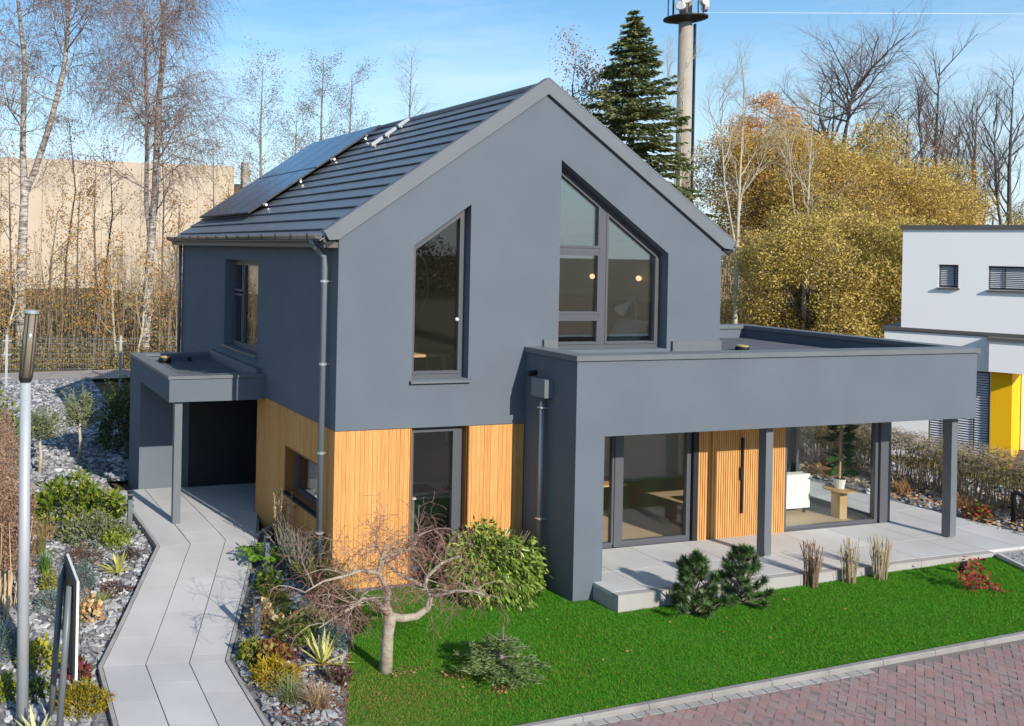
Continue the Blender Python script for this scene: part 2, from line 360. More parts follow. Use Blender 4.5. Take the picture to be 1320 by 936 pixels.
mb = MB(); mb.box(-.07, .58, 1.262, .2, 2.28, 1.296); mb.build('sill', M['dark'], ww)
mb = MB(); mb.box(-.004, .6, 1.30, .2, .617, 2.14).box(-.004, 2.243, 1.30, .2, 2.26, 2.14).box(-.004, .6, 2.14, .2, 2.26, 2.155); mb.build('reveal', M['wooddark'], ww)

# roof
SLP = .669; cs = 1/math.sqrt(1+SLP*SLP); sn = SLP*cs
def rp_(x, y, off=0):   # point on the left slope, off metres proud of it
    return Vector((x-off*sn, y, 8.90-SLP*(4-x)+off*cs))
def rp2(x, y, off=0): p = rp_(8-x, y, off); return Vector((8-p.x, p.y, p.z))
roof = part(MB().prism([rp_(-.28, .002, -.03), rp_(4, .002, -.03), rp_(4, .002, -.13), rp_(-.28, .002, -.13)], (0, 10.68, 0)).prism([rp2(8.28, .002, -.03), rp2(8.28, .002, -.13), rp2(4, .002, -.13), rp2(4, .002, -.03)], (0, 10.68, 0)), 'roof', 'dark')
nC = 14; SL = 4.28
for i in range(nC):          # each course of flat tiles overlaps the one below, with a dark step under its nose
    xa = -.32+(SL+.02)*i/nC; xb = xa+(SL+.02)/nC+.05
    mb = MB(); a0 = rp_(xa, 0, .012); mb.prism([rp_(xa, .003, .054), rp_(min(xb, 4), .003, .014), rp_(min(xb, 4), .003, -.004), rp_(xa, .003, .032)], (0, 10.68, 0)); mb.build('tile_course', M['tile'], roof)
    mb = MB(); mb.prism([rp2(8-xa, .003, .056), rp2(8-xa, .003, .006), rp2(8-min(xb, 4), .003, -.014), rp2(8-min(xb, 4), .003, .012)], (0, 10.68, 0)); mb.build('tile_course', M['tile'], roof)
mb = MB(); mb.tube([(4, .02, 8.93), (4, 10.7, 8.93)], .07, 8); mb.build('ridge_cap', M['metal'], roof)
mb = MB()
zl = lambda x: 6.08+SLP*x
lft = [(-.29, 6.20), (-.20, 6.055), (-.02, 6.07), (4, ZA+.0), (4, 9.02)]
mb.prism([(x, -.06, z) for x, z in lft], (0, .055, 0))
mb.prism([(8-x, -.06, z) for x, z in reversed(lft)], (0, .055, 0))
mb.prism([(-.295, -.064, 6.20), (4, -.064, 9.05), (4, -.064, 9.018), (-.295, -.064, 6.175)], (0, .16, 0)); mb.prism([(8.295, -.064, 6.20), (8.295, -.064, 6.175), (4, -.064, 9.018), (4, -.064, 9.05)], (0, .16, 0))
part(mb, 'verge_board', 'verge')
part(MB().box(-.26, .02, 5.93, -.004, 10.6, 6.02), 'eaves_soffit', 'coping'); part(MB().box(-.27, .02, 6.022, -.2, 10.6, 6.12), 'eaves_board', 'coping'); part(MB().box(8.004, .02, 5.93, 8.26, 10.6, 6.02), 'eaves_soffit', 'coping')
mb = MB(); n = 8; half = [(-.37+.07*math.cos(math.pi*(1+k/n)), 6.15+.08*math.sin(math.pi*(1+k/n))) for k in range(n+1)]; inn = [(-.37+.06*math.cos(math.pi*(1+k/n)), 6.152+.068*math.sin(math.pi*(1+k/n))) for k in range(n+1)]
mb.prism([(x, .0, z) for x, z in half+inn[::-1]], (0, 10.6, 0)); gut = part(mb, 'gutter', 'gutter', True)
for k in range(14):
    mb = MB(); mb.box(-.452, .3+k*.77, 6.06, -.443, .34+k*.77, 6.17); mb.build('gutter_bracket', M['dark'], gut)
mb = MB(); mb.tube([(-.36, .3, 6.08), (-.34, .3, 5.98), (-.14, .3, 5.78), (-.12, .3, 5.6), (-.12, .3, .5)], .052, 10); dp = part(mb, 'downpipe', 'zinc', True)
for z in (5.35, 3.95, 2.45, 1.1):
    mb = MB(); mb.box(-.185, .285, z, .03, .315, z+.02); mb.tube([(-.12, .3, z-.01), (-.12, .3, z+.03)], .062, 10); mb.build('pipe_bracket', M['alu'], dp)
mb = MB(); mb.tube([(8.12, .3, 6.0), (8.12, .3, 4.1)], .05, 8); part(mb, 'downpipe', 'zinc', True)
mb = MB(); mb.tube([(-.09, 10.3, 6.0), (-.09, 10.3, 3)], .05, 8); part(mb, 'downpipe', 'zinc', True)
# solar panels: two rows of four
for i in range(4):
    for j in range(2):
        y0 = 6.05+i*1.07; x0 = .52+j*1.68
        mb = MB(); q = [rp_(x0, y0, .14), rp_(x0+1.66, y0, .14), rp_(x0+1.66, y0+1.055, .14), rp_(x0, y0+1.055, .14)]
        e = Vector((-sn, 0, cs))*.035; mb.prism(q, e); sp_ = part(mb, 'solar_panel', 'pvline')
        mb = MB(); q = [rp_(x0+.015, y0+.015, .177), rp_(x0+1.645, y0+.015, .177), rp_(x0+1.645, y0+1.04, .177), rp_(x0+.015, y0+1.04, .177)]
        g_ = mb.prism(q, Vector((-sn, 0, cs))*.003).build('solar_cell_sheet', M['pv'], sp_)
        if i == 0:
            for fx_ in (.35, 1.25):
                mb = MB(); c = rp_(x0+fx_, y0-.03, .14); mb.bar(c-Vector((cs*.03, 0, sn*.03)), c+Vector((cs*.03, 0, sn*.03)), .05, .05); mb.build('panel_clamp', M['verge'], sp_)
for x0 in (.9, 1.75, 2.6, 3.4):
    mb = MB(); mb.bar(rp_(x0, 5.98, .1), rp_(x0, 10.35, .1), .05, .05, (-sn, 0, cs)); part(mb, 'mounting_rail', 'alu', par=roof)
for k in range(3):
    x0 = 2.92+k*.36; y0 = 4.62+.06*k
    mb = MB(); a = rp_(x0, y0, .05); mb.bar(a, rp_(x0+.1, y0, .12), .07, .03); mb.bar(rp_(x0-.06, y0-.05, .13), rp_(x0+.22, y0-.02, .13), .1, .07, (-sn, 0, cs)); part(mb, 'roof_bracket', 'bracket', par=roof)

# annex: column, fascia, flat roof
XA, XR, YF, ZS, ZC = 3.67, 12.86, -1.37, 2.895, 4.15
an = part(MB().box(XA, YF, .1, 4.235, -.002, ZS), 'annex_column', 'plaster')
mb = MB(); mb.box(XA, YF, ZS, XR, YF+.3, ZC).box(XA, YF+.3, ZS, XA+.3, -.002, ZC).box(XR-.3, YF+.3, ZS, XR, 4.0, ZC).box(8.002, 3.7, ZS, XR-.3, 4.0, ZC); part(mb, 'annex_fascia', 'plaster')
mb = MB(); mb.box(XA+.3, YF+.3, 3.0, XR-.3, -.003, 3.93).box(8.003, -.003, 3.0, XR-.3, 3.7, 3.93); part(mb, 'annex_flat_roof', 'roofing')
mb = MB(); mb.box(XA+.3, YF+.3, ZS+.01, XR-.3, -.003, 2.998).box(8.003, -.003, ZS+.01, XR-.3, 3.7, 2.998); part(mb, 'canopy_soffit', 'white')
for x0, y0, x1, y1 in ((XA-.04, YF-.04, 7.0, YF+.34), (7.003, YF-.04, 9.4, YF+.34), (9.403, YF-.04, XR+.04, YF+.34), (XA-.04, YF+.343, XA+.34, -.003), (XR-.34, YF+.343, XR+.04, 4.04), (8.003, 3.66, XR-.343, 4.04)):
    mb = MB(); mb.box(x0, y0, ZC+.004, x1, y1, ZC+.09)
    part(mb, 'parapet_coping', 'metal')
part(MB().box(XA+.34, -.05, 3.935, 4.3, -.004, 4.36), 'wall_flashing', 'metal'); part(MB().box(6.85, -.05, 3.935, 8.0, -.004, 4.3), 'wall_flashing', 'metal'); part(MB().box(8.004, -.05, 3.935, 8.05, 3.6, 4.12), 'wall_flashing', 'metal')
mb = MB(); mb.lathe((9.95, 1.3, 3.935), [(.13, 0), (.14, .05), (.13, .07), (.0, .075)], 14); dr = part(mb, 'roof_drain', 'black')
mb = MB(); mb.lathe((9.95, 1.3, 4.012), [(.12, 0), (.125, .025), (.0, .04)], 14); mb.build('drain_lid', mat('brass_lid', (.5, .4, .15), .4), dr)
# hopper, spout and downpipe on the annex
mb = MB(); mb.tube([(3.67, -.3, 3.82), (3.52, -.3, 3.80)], .05, 10); part(mb, 'overflow_spout', 'black')
hp = part(MB().box(3.49, -.78, 3.45, 3.668, -.42, 3.76), 'rain_hopper', 'zinc')
mb = MB(); mb.tube([(3.58, -.6, 3.45), (3.58, -.6, .25)], .05, 10); dp = part(mb, 'downpipe', 'zinc', True)
for z in (3.25, 1.35, .5):
    mb = MB(); mb.tube([(3.58, -.6, z), (3.58, -.6, z+.03)], .06, 10); mb.box(3.52, -.66, z, 3.672, -.54, z+.015); mb.build('pipe_bracket', M['alu'], dp)
# canopy posts
for x in (7.95, 12.6):
    mb = MB(); mb.box(x, -1.12, .53, x+.16, -.96, ZS-.002); po = part(mb, 'canopy_post', 'metal')
    mb = MB(); mb.box(x+.05, -1.07, .5, x+.11, -1.01, .53); mb.build('post_foot', M['alu'], po)
# terrace windows and the timber door, all in the plane y = 0
tw = [(4.0, .49), (7.40, .49), (7.40, ZS-.01), (4.0, ZS-.01)]
window('sliding_window', tw, fy, .02, .07, splits=[[(4.07, .55), (5.62, .55), (5.62, ZS-.09), (4.07, ZS-.09)], [(5.78, .56), (7.33, .56), (7.33, ZS-.09), (5.78, ZS-.09)]])
mb = MB(); mb.box(5.622, -.015, .51, 5.778, .085, ZS-.05); part(mb, 'window_mullion', 'frame')
mb = MB(); mb.box(7.402, -.04, .49, 7.52, .12, ZS-.012); part(mb, 'window_mullion', 'dark')
dw = part(MB().box(7.522, .03, .49, 9.62, .2, ZS-.012), 'timber_door_wall', 'wooddark')
u = 7.522; k = 0
while u < 9.615:
    wv = .055; mb = MB(); deep = 0.0 if (7.72 < u < 7.84) else -.03
    if not (8.56 < u+.03 < 8.64): mb.box(u+.008, deep, .495, u+wv-.008, .029, ZS-.014)
    else: MB().box(u+.008, -.03, 2.42, u+wv-.008, .029, ZS-.014).build('slat', M['wood'], dw); mb.box(u+.008, -.03, .495, u+wv-.008, .029, .95)
    mb.build('slat', M['wood'], dw); u += wv
mb = MB(); mb.box(8.545, -.075, .96, 8.585, .028, 2.41).box(8.505, -.095, 1.62, 8.545, -.07, 1.86); mb.build('door_handle', M['dark'], dw)
mb = MB(); tw = [(9.64, .47), (12.2, .47), (12.2, ZS-.01), (9.64, ZS-.01)]
window('corner_window', tw, fy, .02, .06)
mb = MB(); mb.box(12.202, -.03, .46, 12.48, .18, ZS-.012); part(mb, 'corner_post', 'frame')
part(MB().box(12.12, 2.16, .3, 12.45, 3.7, ZS-.002), 'annex_side_wall', 'plaster'); part(MB().box(12.08, 2.14, .46, 12.118, 4.1, 2.86), 'partition', 'clay')
part(MB().box(3.70, 2.62, 1.98, 3.718, 2.72, 2.28), 'light_switch', 'white')
tw = [(.2, .47), (2.15, .47), (2.15, ZS-.01), (.2, ZS-.01)]
window('corner_window', tw, lambda u, v, d: (12.45-d, u, v), .02, .06)
# interior shells
mb = MB(); mb.box(1.21, .385, .2, 12.4, 6.1, .46).box(.385, .385, .2, 1.208, 3.97, .46); part(mb, 'ground_floor', 'floor')
mb = MB(); mb.box(.39, 4.1, .46, 12.4, 4.25, 2.86).box(3.72, .3, .46, 3.86, 4.1, 2.86); part(mb, 'partition', 'cream')
mb = MB(); mb.box(.39, .39, 2.88, 7.64, 10.0, 3.2); part(mb, 'upper_floor', 'floor')
mb = MB(); mb.box(.39, .39, ZT-.03, 3.9, 4.1, ZT-.0); part(mb, 'room_ceiling', 'white')
mb = MB(); mb.prism([(.39, 4.6, 3.2), (7.64, 4.6, 3.2), (7.64, 4.6, 6.1), (4, 4.6, 8.5), (.39, 4.6, 6.1)], (0, .1, 0)).prism([(3.3, .4, 3.2), (3.42, .4, 3.2), (3.42, .4, 8.2), (3.3, .4, 8.15)], (0, 4.2, 0))
mb.prism([rp_(.5, .4, -.2), rp_(4, .4, -.2), rp_(4, .4, -.22), rp_(.5, .4, -.22)], (0, 4.2, 0)); mb.prism([rp2(7.5, .4, -.2), rp2(7.5, .4, -.22), rp2(4, .4, -.22), rp2(4, .4, -.2)], (0, 4.2, 0))
mb.box(7.55, .4, 3.2, 7.64, 4.6, 6.2).box(.385, .4, 3.2, .42, 3.9, 6.2); part(mb, 'upper_room_lining', 'clay')
mb = MB(); mb.box(7.5, .6, 3.2, 7.548, 4.5, 4.95).box(3.5, 4.55, 3.2, 7.5, 4.598, 4.95); part(mb, 'wall_panelling', 'redbrown')
part(MB().box(-.05, 3.98, .1, .95, 6.2, .393), 'recess_floor', 'paving')
ed = part(MB().box(-.85, 6.13, .41, .94, 6.196, 2.82), 'entrance_shade_panel', 'dark')  # near-black door-shaped sheet added to paint in the recess's deep shade
MB().box(-.6, 6.09, 1.3, -.57, 6.128, 1.5).build('door_handle', M['dark'], ed); MB().box(.9, 4.0, .42, .948, 6.12, 2.82).build('shade_side_panel', M['dark'], ed)  # handle on the added sheet, second near-black sheet painting shade along the recess side
# carport roof: parapet ring, flat roof, back wall
XC, YC0, YC1 = -2.0, 3.46, 7.37
mb = MB(); mb.box(XC, YC0, 2.83, -.002, YC0+.22, 3.28).box(XC, YC0+.22, 2.83, XC+.22, YC1, 3.28).box(XC+.22, YC1-.22, 2.83, -.002, YC1, 3.28); pr = part(mb, 'porch_fascia', 'plaster')
mb = MB(); mb.box(XC+.22, YC0+.22, 2.84, -.003, YC1-.22, 3.2); mb.build('porch_flat_roof', M['roofing'], pr)
mb = MB(); mb.box(XC-.03, YC0-.03, 3.284, -.003, YC0+.25, 3.345).box(XC-.03, YC0+.253, 3.284, XC+.25, YC1+.03, 3.345).box(XC+.253, YC1-.25, 3.284, -.003, YC1+.03, 3.345); mb.build('porch_coping', M['metal'], pr)
mb = MB(); mb.box(-.12, YC0+.26, 3.204, -.004, YC1-.26, 3.42); mb.build('porch_flashing', M['metal'], pr)
mb = MB(); mb.box(XC, 6.2, .15, -.002, YC1-.002, 2.828); part(mb, 'porch_rear_wall', 'plaster')
mb = MB(); mb.box(-1.855, 3.56, .41, -1.70, 3.70, 2.828); po = part(mb, 'porch_post', 'metal')
mb = MB(); mb.box(-1.80, 3.6, .39, -1.75, 3.66, .412); mb.build('post_foot', M['alu'], po)
mb = MB(); mb.tube([(-1.1, 6.12, 2.8), (-1.1, 6.12, .42)], .04, 8); part(mb, 'downpipe', 'zinc', True)
mb = MB(); mb.lathe((-1.35, 6.6, 3.204), [(.13, 0), (.15, .06), (.14, .1), (0, .105)], 14); dr = part(mb, 'roof_drain', 'black')
mb = MB(); mb.lathe((-1.35, 6.6, 3.312), [(.11, 0), (.12, .03), (0, .05)], 14); mb.build('drain_lid', bpy.data.materials['brass_lid'], dr)
mb = MB(); mb.tube([(-.72, 6.75, 3.2), (-.72, 6.75, 3.3)], .05, 8); part(mb, 'roof_vent', 'black')
# ------------------------------------------------------------------ ground, lawn, beds, paving
def sheet(name, xs, ys, fz, mt, inside=None):
    mb = MB(); ix = {}
    for j, y in enumerate(ys):
        for i, x in enumerate(xs): ix[i, j] = len(mb.v); mb.v.append((x, y, fz(x, y)))
    for j in range(len(ys)-1):
        for i in range(len(xs)-1): mb.f.append((ix[i, j], ix[i+1, j], ix[i+1, j+1], ix[i, j+1]))
    return kind(mb.build(name, mt, None, True), 'structure')
gmat = mat('woodland_ground', (.075, .055, .03), .95, c2=(.16, .12, .055), scale=.7, detail=8, bump=.6, bscale=9)
xs = [-900, -300, -120, -60]+list(np.arange(-40, 40.1, 2))+[60, 100, 180, 300, 900]; ys = [-900, -200, -80, -40]+list(np.arange(-24, 42, 2))+[60, 100, 180, 300, 900]
sheet('ground', xs, ys, lambda x, y: HB(x, y)-.12, gmat)
def inpoly(x, y, P):
    c = False; n = len(P)
    for i in range(n):
        x1, y1 = P[i]; x2, y2 = P[(i+1) % n]
        if (y1 > y) != (y2 > y) and x < (x2-x1)*(y-y1)/(y2-y1)+x1: c = not c
    return c
def polysheet(name, P, fz, mt, step=.5):
    """flat outline draped over the terrain: a fine strip mesh cut by the outline"""
    import bmesh
    bm = bmesh.new(); vs_ = [bm.verts.new((x, y, 0)) for x, y in P]; bm.faces.new(vs_)
    x0, x1 = min(p[0] for p in P), max(p[0] for p in P); y0, y1 = min(p[1] for p in P), max(p[1] for p in P)
    for k in np.arange(x0+step, x1, step): bmesh.ops.bisect_plane(bm, geom=bm.verts[:]+bm.edges[:]+bm.faces[:], plane_co=(k, 0, 0), plane_no=(1, 0, 0))
    for k in np.arange(y0+step, y1, step): bmesh.ops.bisect_plane(bm, geom=bm.verts[:]+bm.edges[:]+bm.faces[:], plane_co=(0, k, 0), plane_no=(0, 1, 0))
    for v in bm.verts: v.co.z = fz(v.co.x, v.co.y)
    me = bpy.data.meshes.new(name); bm.to_mesh(me); bm.free(); o = bpy.data.objects.new(name, me); col.objects.link(o); me.materials.append(mt)
    for p in me.polygons:
        if p.normal.z < 0: p.flip()
    return kind(o, 'structure')
lawnmat = mat('lawn_soil_green', (.04, .13, .012), .9, c2=(.06, .18, .02), scale=1.2, detail=6, bump=.4, bscale=30)
LAWN = [(-2.0, -4.36), (-1.42, -3.65), (-.53, -1.82), (-.02, -.86), (.0, .02), (3.7, .02), (4.1, -.4), (4.1, -1.5), (12.7, -1.5), (12.45, -2.5), (12.0, -4.36)]
polysheet('lawn', LAWN, lambda x, y: H(x, y)+.0, lawnmat, 1)
LAWN2 = [(12.0, -4.36), (12.45, -2.5), (12.55, -2.16), (14.5, -4.36)]
# grass blades
g = np.random.default_rng(3); P = []
def grass(n, poly, box, seed):
    g = np.random.default_rng(seed); q = g.uniform(0, 1, (n, 2))*[box[2]-box[0], box[3]-box[1]]+[box[0], box[1]]
    return q[[inpoly(a, b, poly) for a, b in q]]
pts = grass(430000, LAWN, (-2, -4.36, 12.7, .02), 1)
keep = np.array([not (3.6 < a < 4.3 and b > -1.36) and not (4 < a and b > -1.93) for a, b in pts]); pts = pts[keep]
n = len(pts); z = np.array([H(a, b) for a, b in pts])
dry = np.sin(pts[:, 0]*2.1+np.sin(pts[:, 1]*1.7)*2)*np.sin(pts[:, 1]*2.9+pts[:, 0]*.8)
hgt = g.uniform(.014, .034, n)*(1+.3*dry); az = g.uniform(0, 6.283, n); ln = g.normal(0, .02, (n, 2)); wd = g.uniform(.0035, .007, n)
a = np.column_stack([pts[:, 0]-np.cos(az)*wd, pts[:, 1]-np.sin(az)*wd, z]); b = np.column_stack([pts[:, 0]+np.cos(az)*wd, pts[:, 1]+np.sin(az)*wd, z])
t = np.column_stack([pts[:, 0]+ln[:, 0], pts[:, 1]+ln[:, 1], z+hgt])
v = np.stack([a, b, t], 1).reshape(-1, 3); grassmat = leafmat('grass_blades', [(.05, .2, .008), (.08, .31, .012), (.11, .38, .02), (.065, .27, .01), (.16, .4, .035), (.085, .3, .018)], .4, .6, .15)
wn = 1.0*np.exp(-((pts[:, 0]+.9)**2*.9+(pts[:, 1]+3.4)**2*.9))+.5*np.exp(-((pts[:, 0]-.6)**2*.5+(pts[:, 1]+3.1)**2*2))+.10+.1*np.maximum(dry, 0)
isdry = g.uniform(0, 1, n) < wn*.6
for sel, nm, mt_ in ((~isdry, 'grass', grassmat), (isdry, 'worn_grass', leafmat('worn_grass_blades', [(.2, .26, .03), (.3, .3, .06), (.36, .3, .1), (.15, .25, .03)], .35, .6, .15))):
    vv = v.reshape(-1, 3, 3)[sel].reshape(-1, 3); kind(npmesh(nm, vv, np.arange(len(vv)).reshape(-1, 3), mt_), 'stuff')
# fallen leaves and bare patches on the lawn
g = np.random.default_rng(8); q = []
for cx, cy, s_, k in ((-.15, -2.75, .12, 50), (.45, -3.05, .1, 45), (.85, -3.55, .08, 60), (-.6, -3.2, .3, 14), (6, -3, 3.2, 46), (3, -2.8, 1.6, 16)):
    for _ in range(k):
        x, y = cx+g.normal()*s_, cy+g.normal()*s_*.6
        if inpoly(x, y, LAWN): q.append((x, y, H(x, y)+.035))
litter = leafmat('dead_leaves', [(.3, .11, .05), (.36, .17, .08), (.42, .28, .12), (.22, .09, .05)], .1)
kind(leaves('fallen_leaves', q, g.normal(size=(len(q), 3))*[1, 1, .25], .042, .6, litter, seed=2), 'stuff')

# road of red bricks in herringbone, kerb stones
road = sheet('road', [-20, -8, -2, 4, 10, 16, 30], [-12, -9, -6, -4.4], lambda x, y: H(x, -5)-.035, mat('road_bedding', (.2, .165, .155), .95))
brick = mat('red_paver', (.72, .74, .78), .88, c2=(1, 1, 1), scale=.9, detail=9, bump=.25, bscale=60, island=[(.34, .22, .205), (.39, .23, .205), (.32, .235, .225), (.36, .265, .25), (.4, .245, .22), (.3, .225, .22)])
cellsb = []; bl, bw = .2, .1
for i in range(-120, 300):
    for j in range(-190, 60):
        k = (i-j) % 4
        x, y = i*bw, j*bw
        if k == 0: c = (x+bl/2, y+bw/2, 0)
        elif k == 3: c = (x+bw/2, y+bl/2, 1)
        else: continue
        r45 = .62; X = c[0]*math.cos(r45)-c[1]*math.sin(r45); Y = c[0]*math.sin(r45)+c[1]*math.cos(r45)
        cellsb.append((X-2, Y-7.2, c[2], r45))
bxs = []
for X, Y, o_, a in cellsb:
    if -6 < X < 18 and -8.6 < Y < -4.575: bxs.append((X, Y, o_, a))
def pav(mb, X, Y, o_, a, r, world=True):
    ang = a+(math.pi/2 if o_ else 0); ca, sa = math.cos(ang), math.sin(ang); lx, ly = bl/2-.002, bw/2-.002
    z0 = H(X, -5)-.065; dz = r.uniform(-.0025, .0025); p = []
    for sx, sy in ((-1, -1), (1, -1), (1, 1), (-1, 1)): p.append((sx*lx, sy*ly))
    f = lambda q, z, k: (q[0]*k*ca-q[1]*k*sa, q[0]*k*sa+q[1]*k*ca, z)
    pt = [f(q, 0, 1) for q in p]+[f(q, .034+dz, 1) for q in p]
    if world: pt = [(x+X, y+Y, z+z0) for x, y, z in pt]
    mb.hexa(pt)
bxs.sort(key=lambda q: ((q[0]-5)**2*.12+(q[1]+5.2)**2*3)); r = random.Random(4)
brm = {}
for o_ in (0, 1):
    mb = MB(); pav(mb, 0, 0, o_, .62, random.Random(1), False); me = bpy.data.meshes.new('brick'); me.from_pydata(mb.v, [], mb.f); me.materials.append(brick); brm[o_] = me
rest = MB()
for k, (X, Y, o_, a) in enumerate(bxs):
    if k < 300:
        o = bpy.data.objects.new('brick', brm[o_]); col.objects.link(o); o.parent = road; o.location = (X, Y, H(X, -5)-.065+r.uniform(-.0025, .0025)); o.rotation_euler = (r.gauss(0, .008), r.gauss(0, .008), r.gauss(0, .008))
    else: pav(rest, X, Y, o_, a, r)
kind(rest.build('brick_paving', brick, road), 'stuff')
for k in range(32):
    x = -9.6+k*1.0; mb = MB(); z = H(x+.5, -4.4); c_ = .012
    mb.prism([(x+.003, -4.455, z-.2), (x+.003, -4.38, z-.2), (x+.003, -4.38, z+.025), (x+.003, -4.44, z+.025), (x+.003, -4.455, z+.01)], (.992, 0, .024))
    mb.build('kerb_stone', M['kerbstone'], road)
for k in range(40):
    x = -2.3+k*.21; mb = MB(); z = H(x, -5)-.064; mb.hexa([(x, -4.565, z), (x+.2, -4.565, z), (x+.2, -4.465, z), (x, -4.465, z), (x, -4.565, z+.037), (x+.2, -4.565, z+.037), (x+.2, -4.465, z+.037), (x, -4.465, z+.037)]); mb.build('brick', M['kerb'], road)
# terrace
ter = kind(MB().box(4.1, -1.9, .2, 12.45, 0.0, .44).box(12.45, -1.88, .2, 14.6, 5, .44).build('terrace', M['kerb']), 'structure')
def slab(P4, z0, th, par, mt='paving', g=.005):
    P4 = inset(P4, g); MB().prism([(x, y, z0-th) for x, y in P4], (0, 0, th)).build('slab', M[mt], par)
tx = [4.06, 4.75, 5.95, 7.15, 8.35, 9.55, 10.75, 11.95, 12.53]; r = random.Random(2)
for i in range(len(tx)-1):
    for ya, yb in ((-1.82, -1.02), (-1.02, -.02)):
        if i == 0 and ya > -1.1: slab([(4.24, ya), (tx[1], ya), (tx[1], yb), (4.24, yb)], .5, .058, ter)
        else: slab([(tx[i], ya), (tx[i+1], ya), (tx[i+1], yb), (tx[i], yb)], .5, .058, ter)
rxs = lambda y: 14.2-(y-1.2)*.13
for k, ya in enumerate(np.arange(-1.82, 4.9, 1.2)):
    yb = min(ya+1.2, 5)
    for xa, xb in ((12.53, 13.4), (13.4, None)):
        slab([(xa, ya), (xb or rxs(ya), ya), (xb or rxs(yb), yb), (xa, yb)], .5, .058, ter)
for i in range(9):
    xa = 4.06+i*.943; mb = MB(); mb.box(xa+.003, -1.955, H(xa, -2)-.1, xa+.94, -1.825, .498); mb.build('edge_block', M['edge'], ter)
mb = MB(); mb.box(4.06, -1.822, .1, 4.14, -1.375, .44); mb.build('edge_block', M['edge'], ter)
# path of large slabs, folded twice
path = None
Ls = [((-4.25, -4.4), (-3.6, -4.7), (-3.03, -4.95), (-2.41, -5.2)), ((-4.13, -1.45), (-3.48, -1.52), (-2.88, -1.62), (-2.32, -1.7)), ((-2.44, 2.4), (-1.80, 2.4), (-1.10, 2.45), (-.42, 2.5)), ((-2.52, 6.2), (-1.86, 6.2), (-1.16, 6.2), (.9, 6.2))]
mb = MB(); mb.poly([(*Ls[0][0], 0), (*Ls[0][3], 0), (*Ls[1][3], 0), (*Ls[1][0], 0)])
base = []
for s_ in range(3):
    for i in range(8):
        q = []
        for t_, e in ((i/8, 0), (i/8, 3), ((i+1)/8, 3), ((i+1)/8, 0)):
            A, B = Ls[s_][e], Ls[s_+1][e]; q.append((A[0]+(B[0]-A[0])*t_, A[1]+(B[1]-A[1])*t_))
        base.append(q)
mb = MB()
for q in base: mb.poly([(x, y, ZP(y)-.055) for x, y in q])
path = kind(mb.build('path', M['kerb']), 'structure')
r = random.Random(12)
def lane_slab(q):
    q = inset(q, .0016); k = len(q); v_ = [(x, y, ZP(y)-.05) for x, y in q]+[(x, y, ZP(y)) for x, y in q]; mb = MB()
    if k == 4: mb.hexa(v_); mb.build('slab', M['paving'], path)
for s_, counts in enumerate(((3, 3, 3), (5, 4, 5), (3, 3, 3))):
    for ln_ in range(3):
        n = counts[ln_]; off = (0, .5, .25)[ln_]
        cuts = [0]+[min(.98, max(.02, (i+off)/n)) for i in range(0 if off else 1, n)]+[1]
        A, B, C, D = Ls[s_][ln_], Ls[s_+1][ln_], Ls[s_][ln_+1], Ls[s_+1][ln_+1]
        if ln_ == 0: A = (A[0]+.06, A[1]); B = (B[0]+.06, B[1])
        if ln_ == 2: C = (C[0]-.06, C[1]); D = (D[0]-.06, D[1])
        if s_ == 2 and ln_ == 2: D = (.9, 6.2); C = (-.48, 2.5)
        lerp = lambda P0, P1, t_: (P0[0]+(P1[0]-P0[0])*t_, P0[1]+(P1[1]-P0[1])*t_)
        e_ = .006; A, B, C, D = (A[0]+e_, A[1]), (B[0]+e_, B[1]), (C[0]-e_, C[1]), (D[0]-e_, D[1])
        for i in range(len(cuts)-1): lane_slab([lerp(A, B, cuts[i]), lerp(C, D, cuts[i]), lerp(C, D, cuts[i+1]), lerp(A, B, cuts[i+1])])
for e in (0, 3):
    for s_ in range(3 if e == 0 else 2):
        A, B = Ls[s_][e], Ls[s_+1][e]
        for i in range(4):
            a = (A[0]+(B[0]-A[0])*i/4, A[1]+(B[1]-A[1])*i/4); b = (A[0]+(B[0]-A[0])*(i+1)/4, A[1]+(B[1]-A[1])*(i+1)/4); s = .055 if e == 0 else -.055
            v_ = []
            for dz in (-.25, .012):
                v_ += [(a[0], a[1], ZP(a[1])+dz), (a[0]+s, a[1], ZP(a[1])+dz), (b[0]+s, b[1], ZP(b[1])+dz), (b[0], b[1], ZP(b[1])+dz)]
            MB().hexa(v_).build('edging', M['kerb'], path)
mb = MB(); mb.hexa([(-.42, 2.5, .1), (.0, 2.9, .1), (.0, 3.0, .1), (-.47, 2.57, .1), (-.42, 2.5, .415), (.0, 2.9, .415), (.0, 3.0, .415), (-.47, 2.57, .415)]); mb.build('edging', M['kerb'], path)

# gravel beds with grey slate stones
BEDL = [(-9, -4.4), (-4.26, -4.4), (-4.14, -1.45), (-2.45, 2.4), (-2.5, 7.4), (-1.9, 7.5), (-.9, 14), (-.4, 23.9), (-9, 23.9)]
BEDR = [(-2.4, -5.0), (-2.31, -1.7), (-.42, 2.5), (-.02, 2.95), (-.02, -.05), (-.02, -.86), (-.53, -1.82), (-1.42, -3.65), (-2.0, -4.4)]
soil = mat('slate_bed', (.12, .115, .115), .95, c2=(.3, .3, .31), scale=9, detail=6, bump=1, bscale=18)
bedl = polysheet('gravel_bed', BEDL, lambda x, y: H(x, y)-.01, soil, 1.2); bedr = polysheet('gravel_bed', BEDR, lambda x, y: H(x, y)-.005, soil, .7)
BED3 = [(14.55, -1.9), (14.3, 1.0), (13.7, 5.2), (14.5, 8), (17.5, 8), (18, -3), (14.6, -3)]
bed3 = polysheet('gravel_bed', BED3, lambda x, y: H(x, y)+.02, soil, 1)
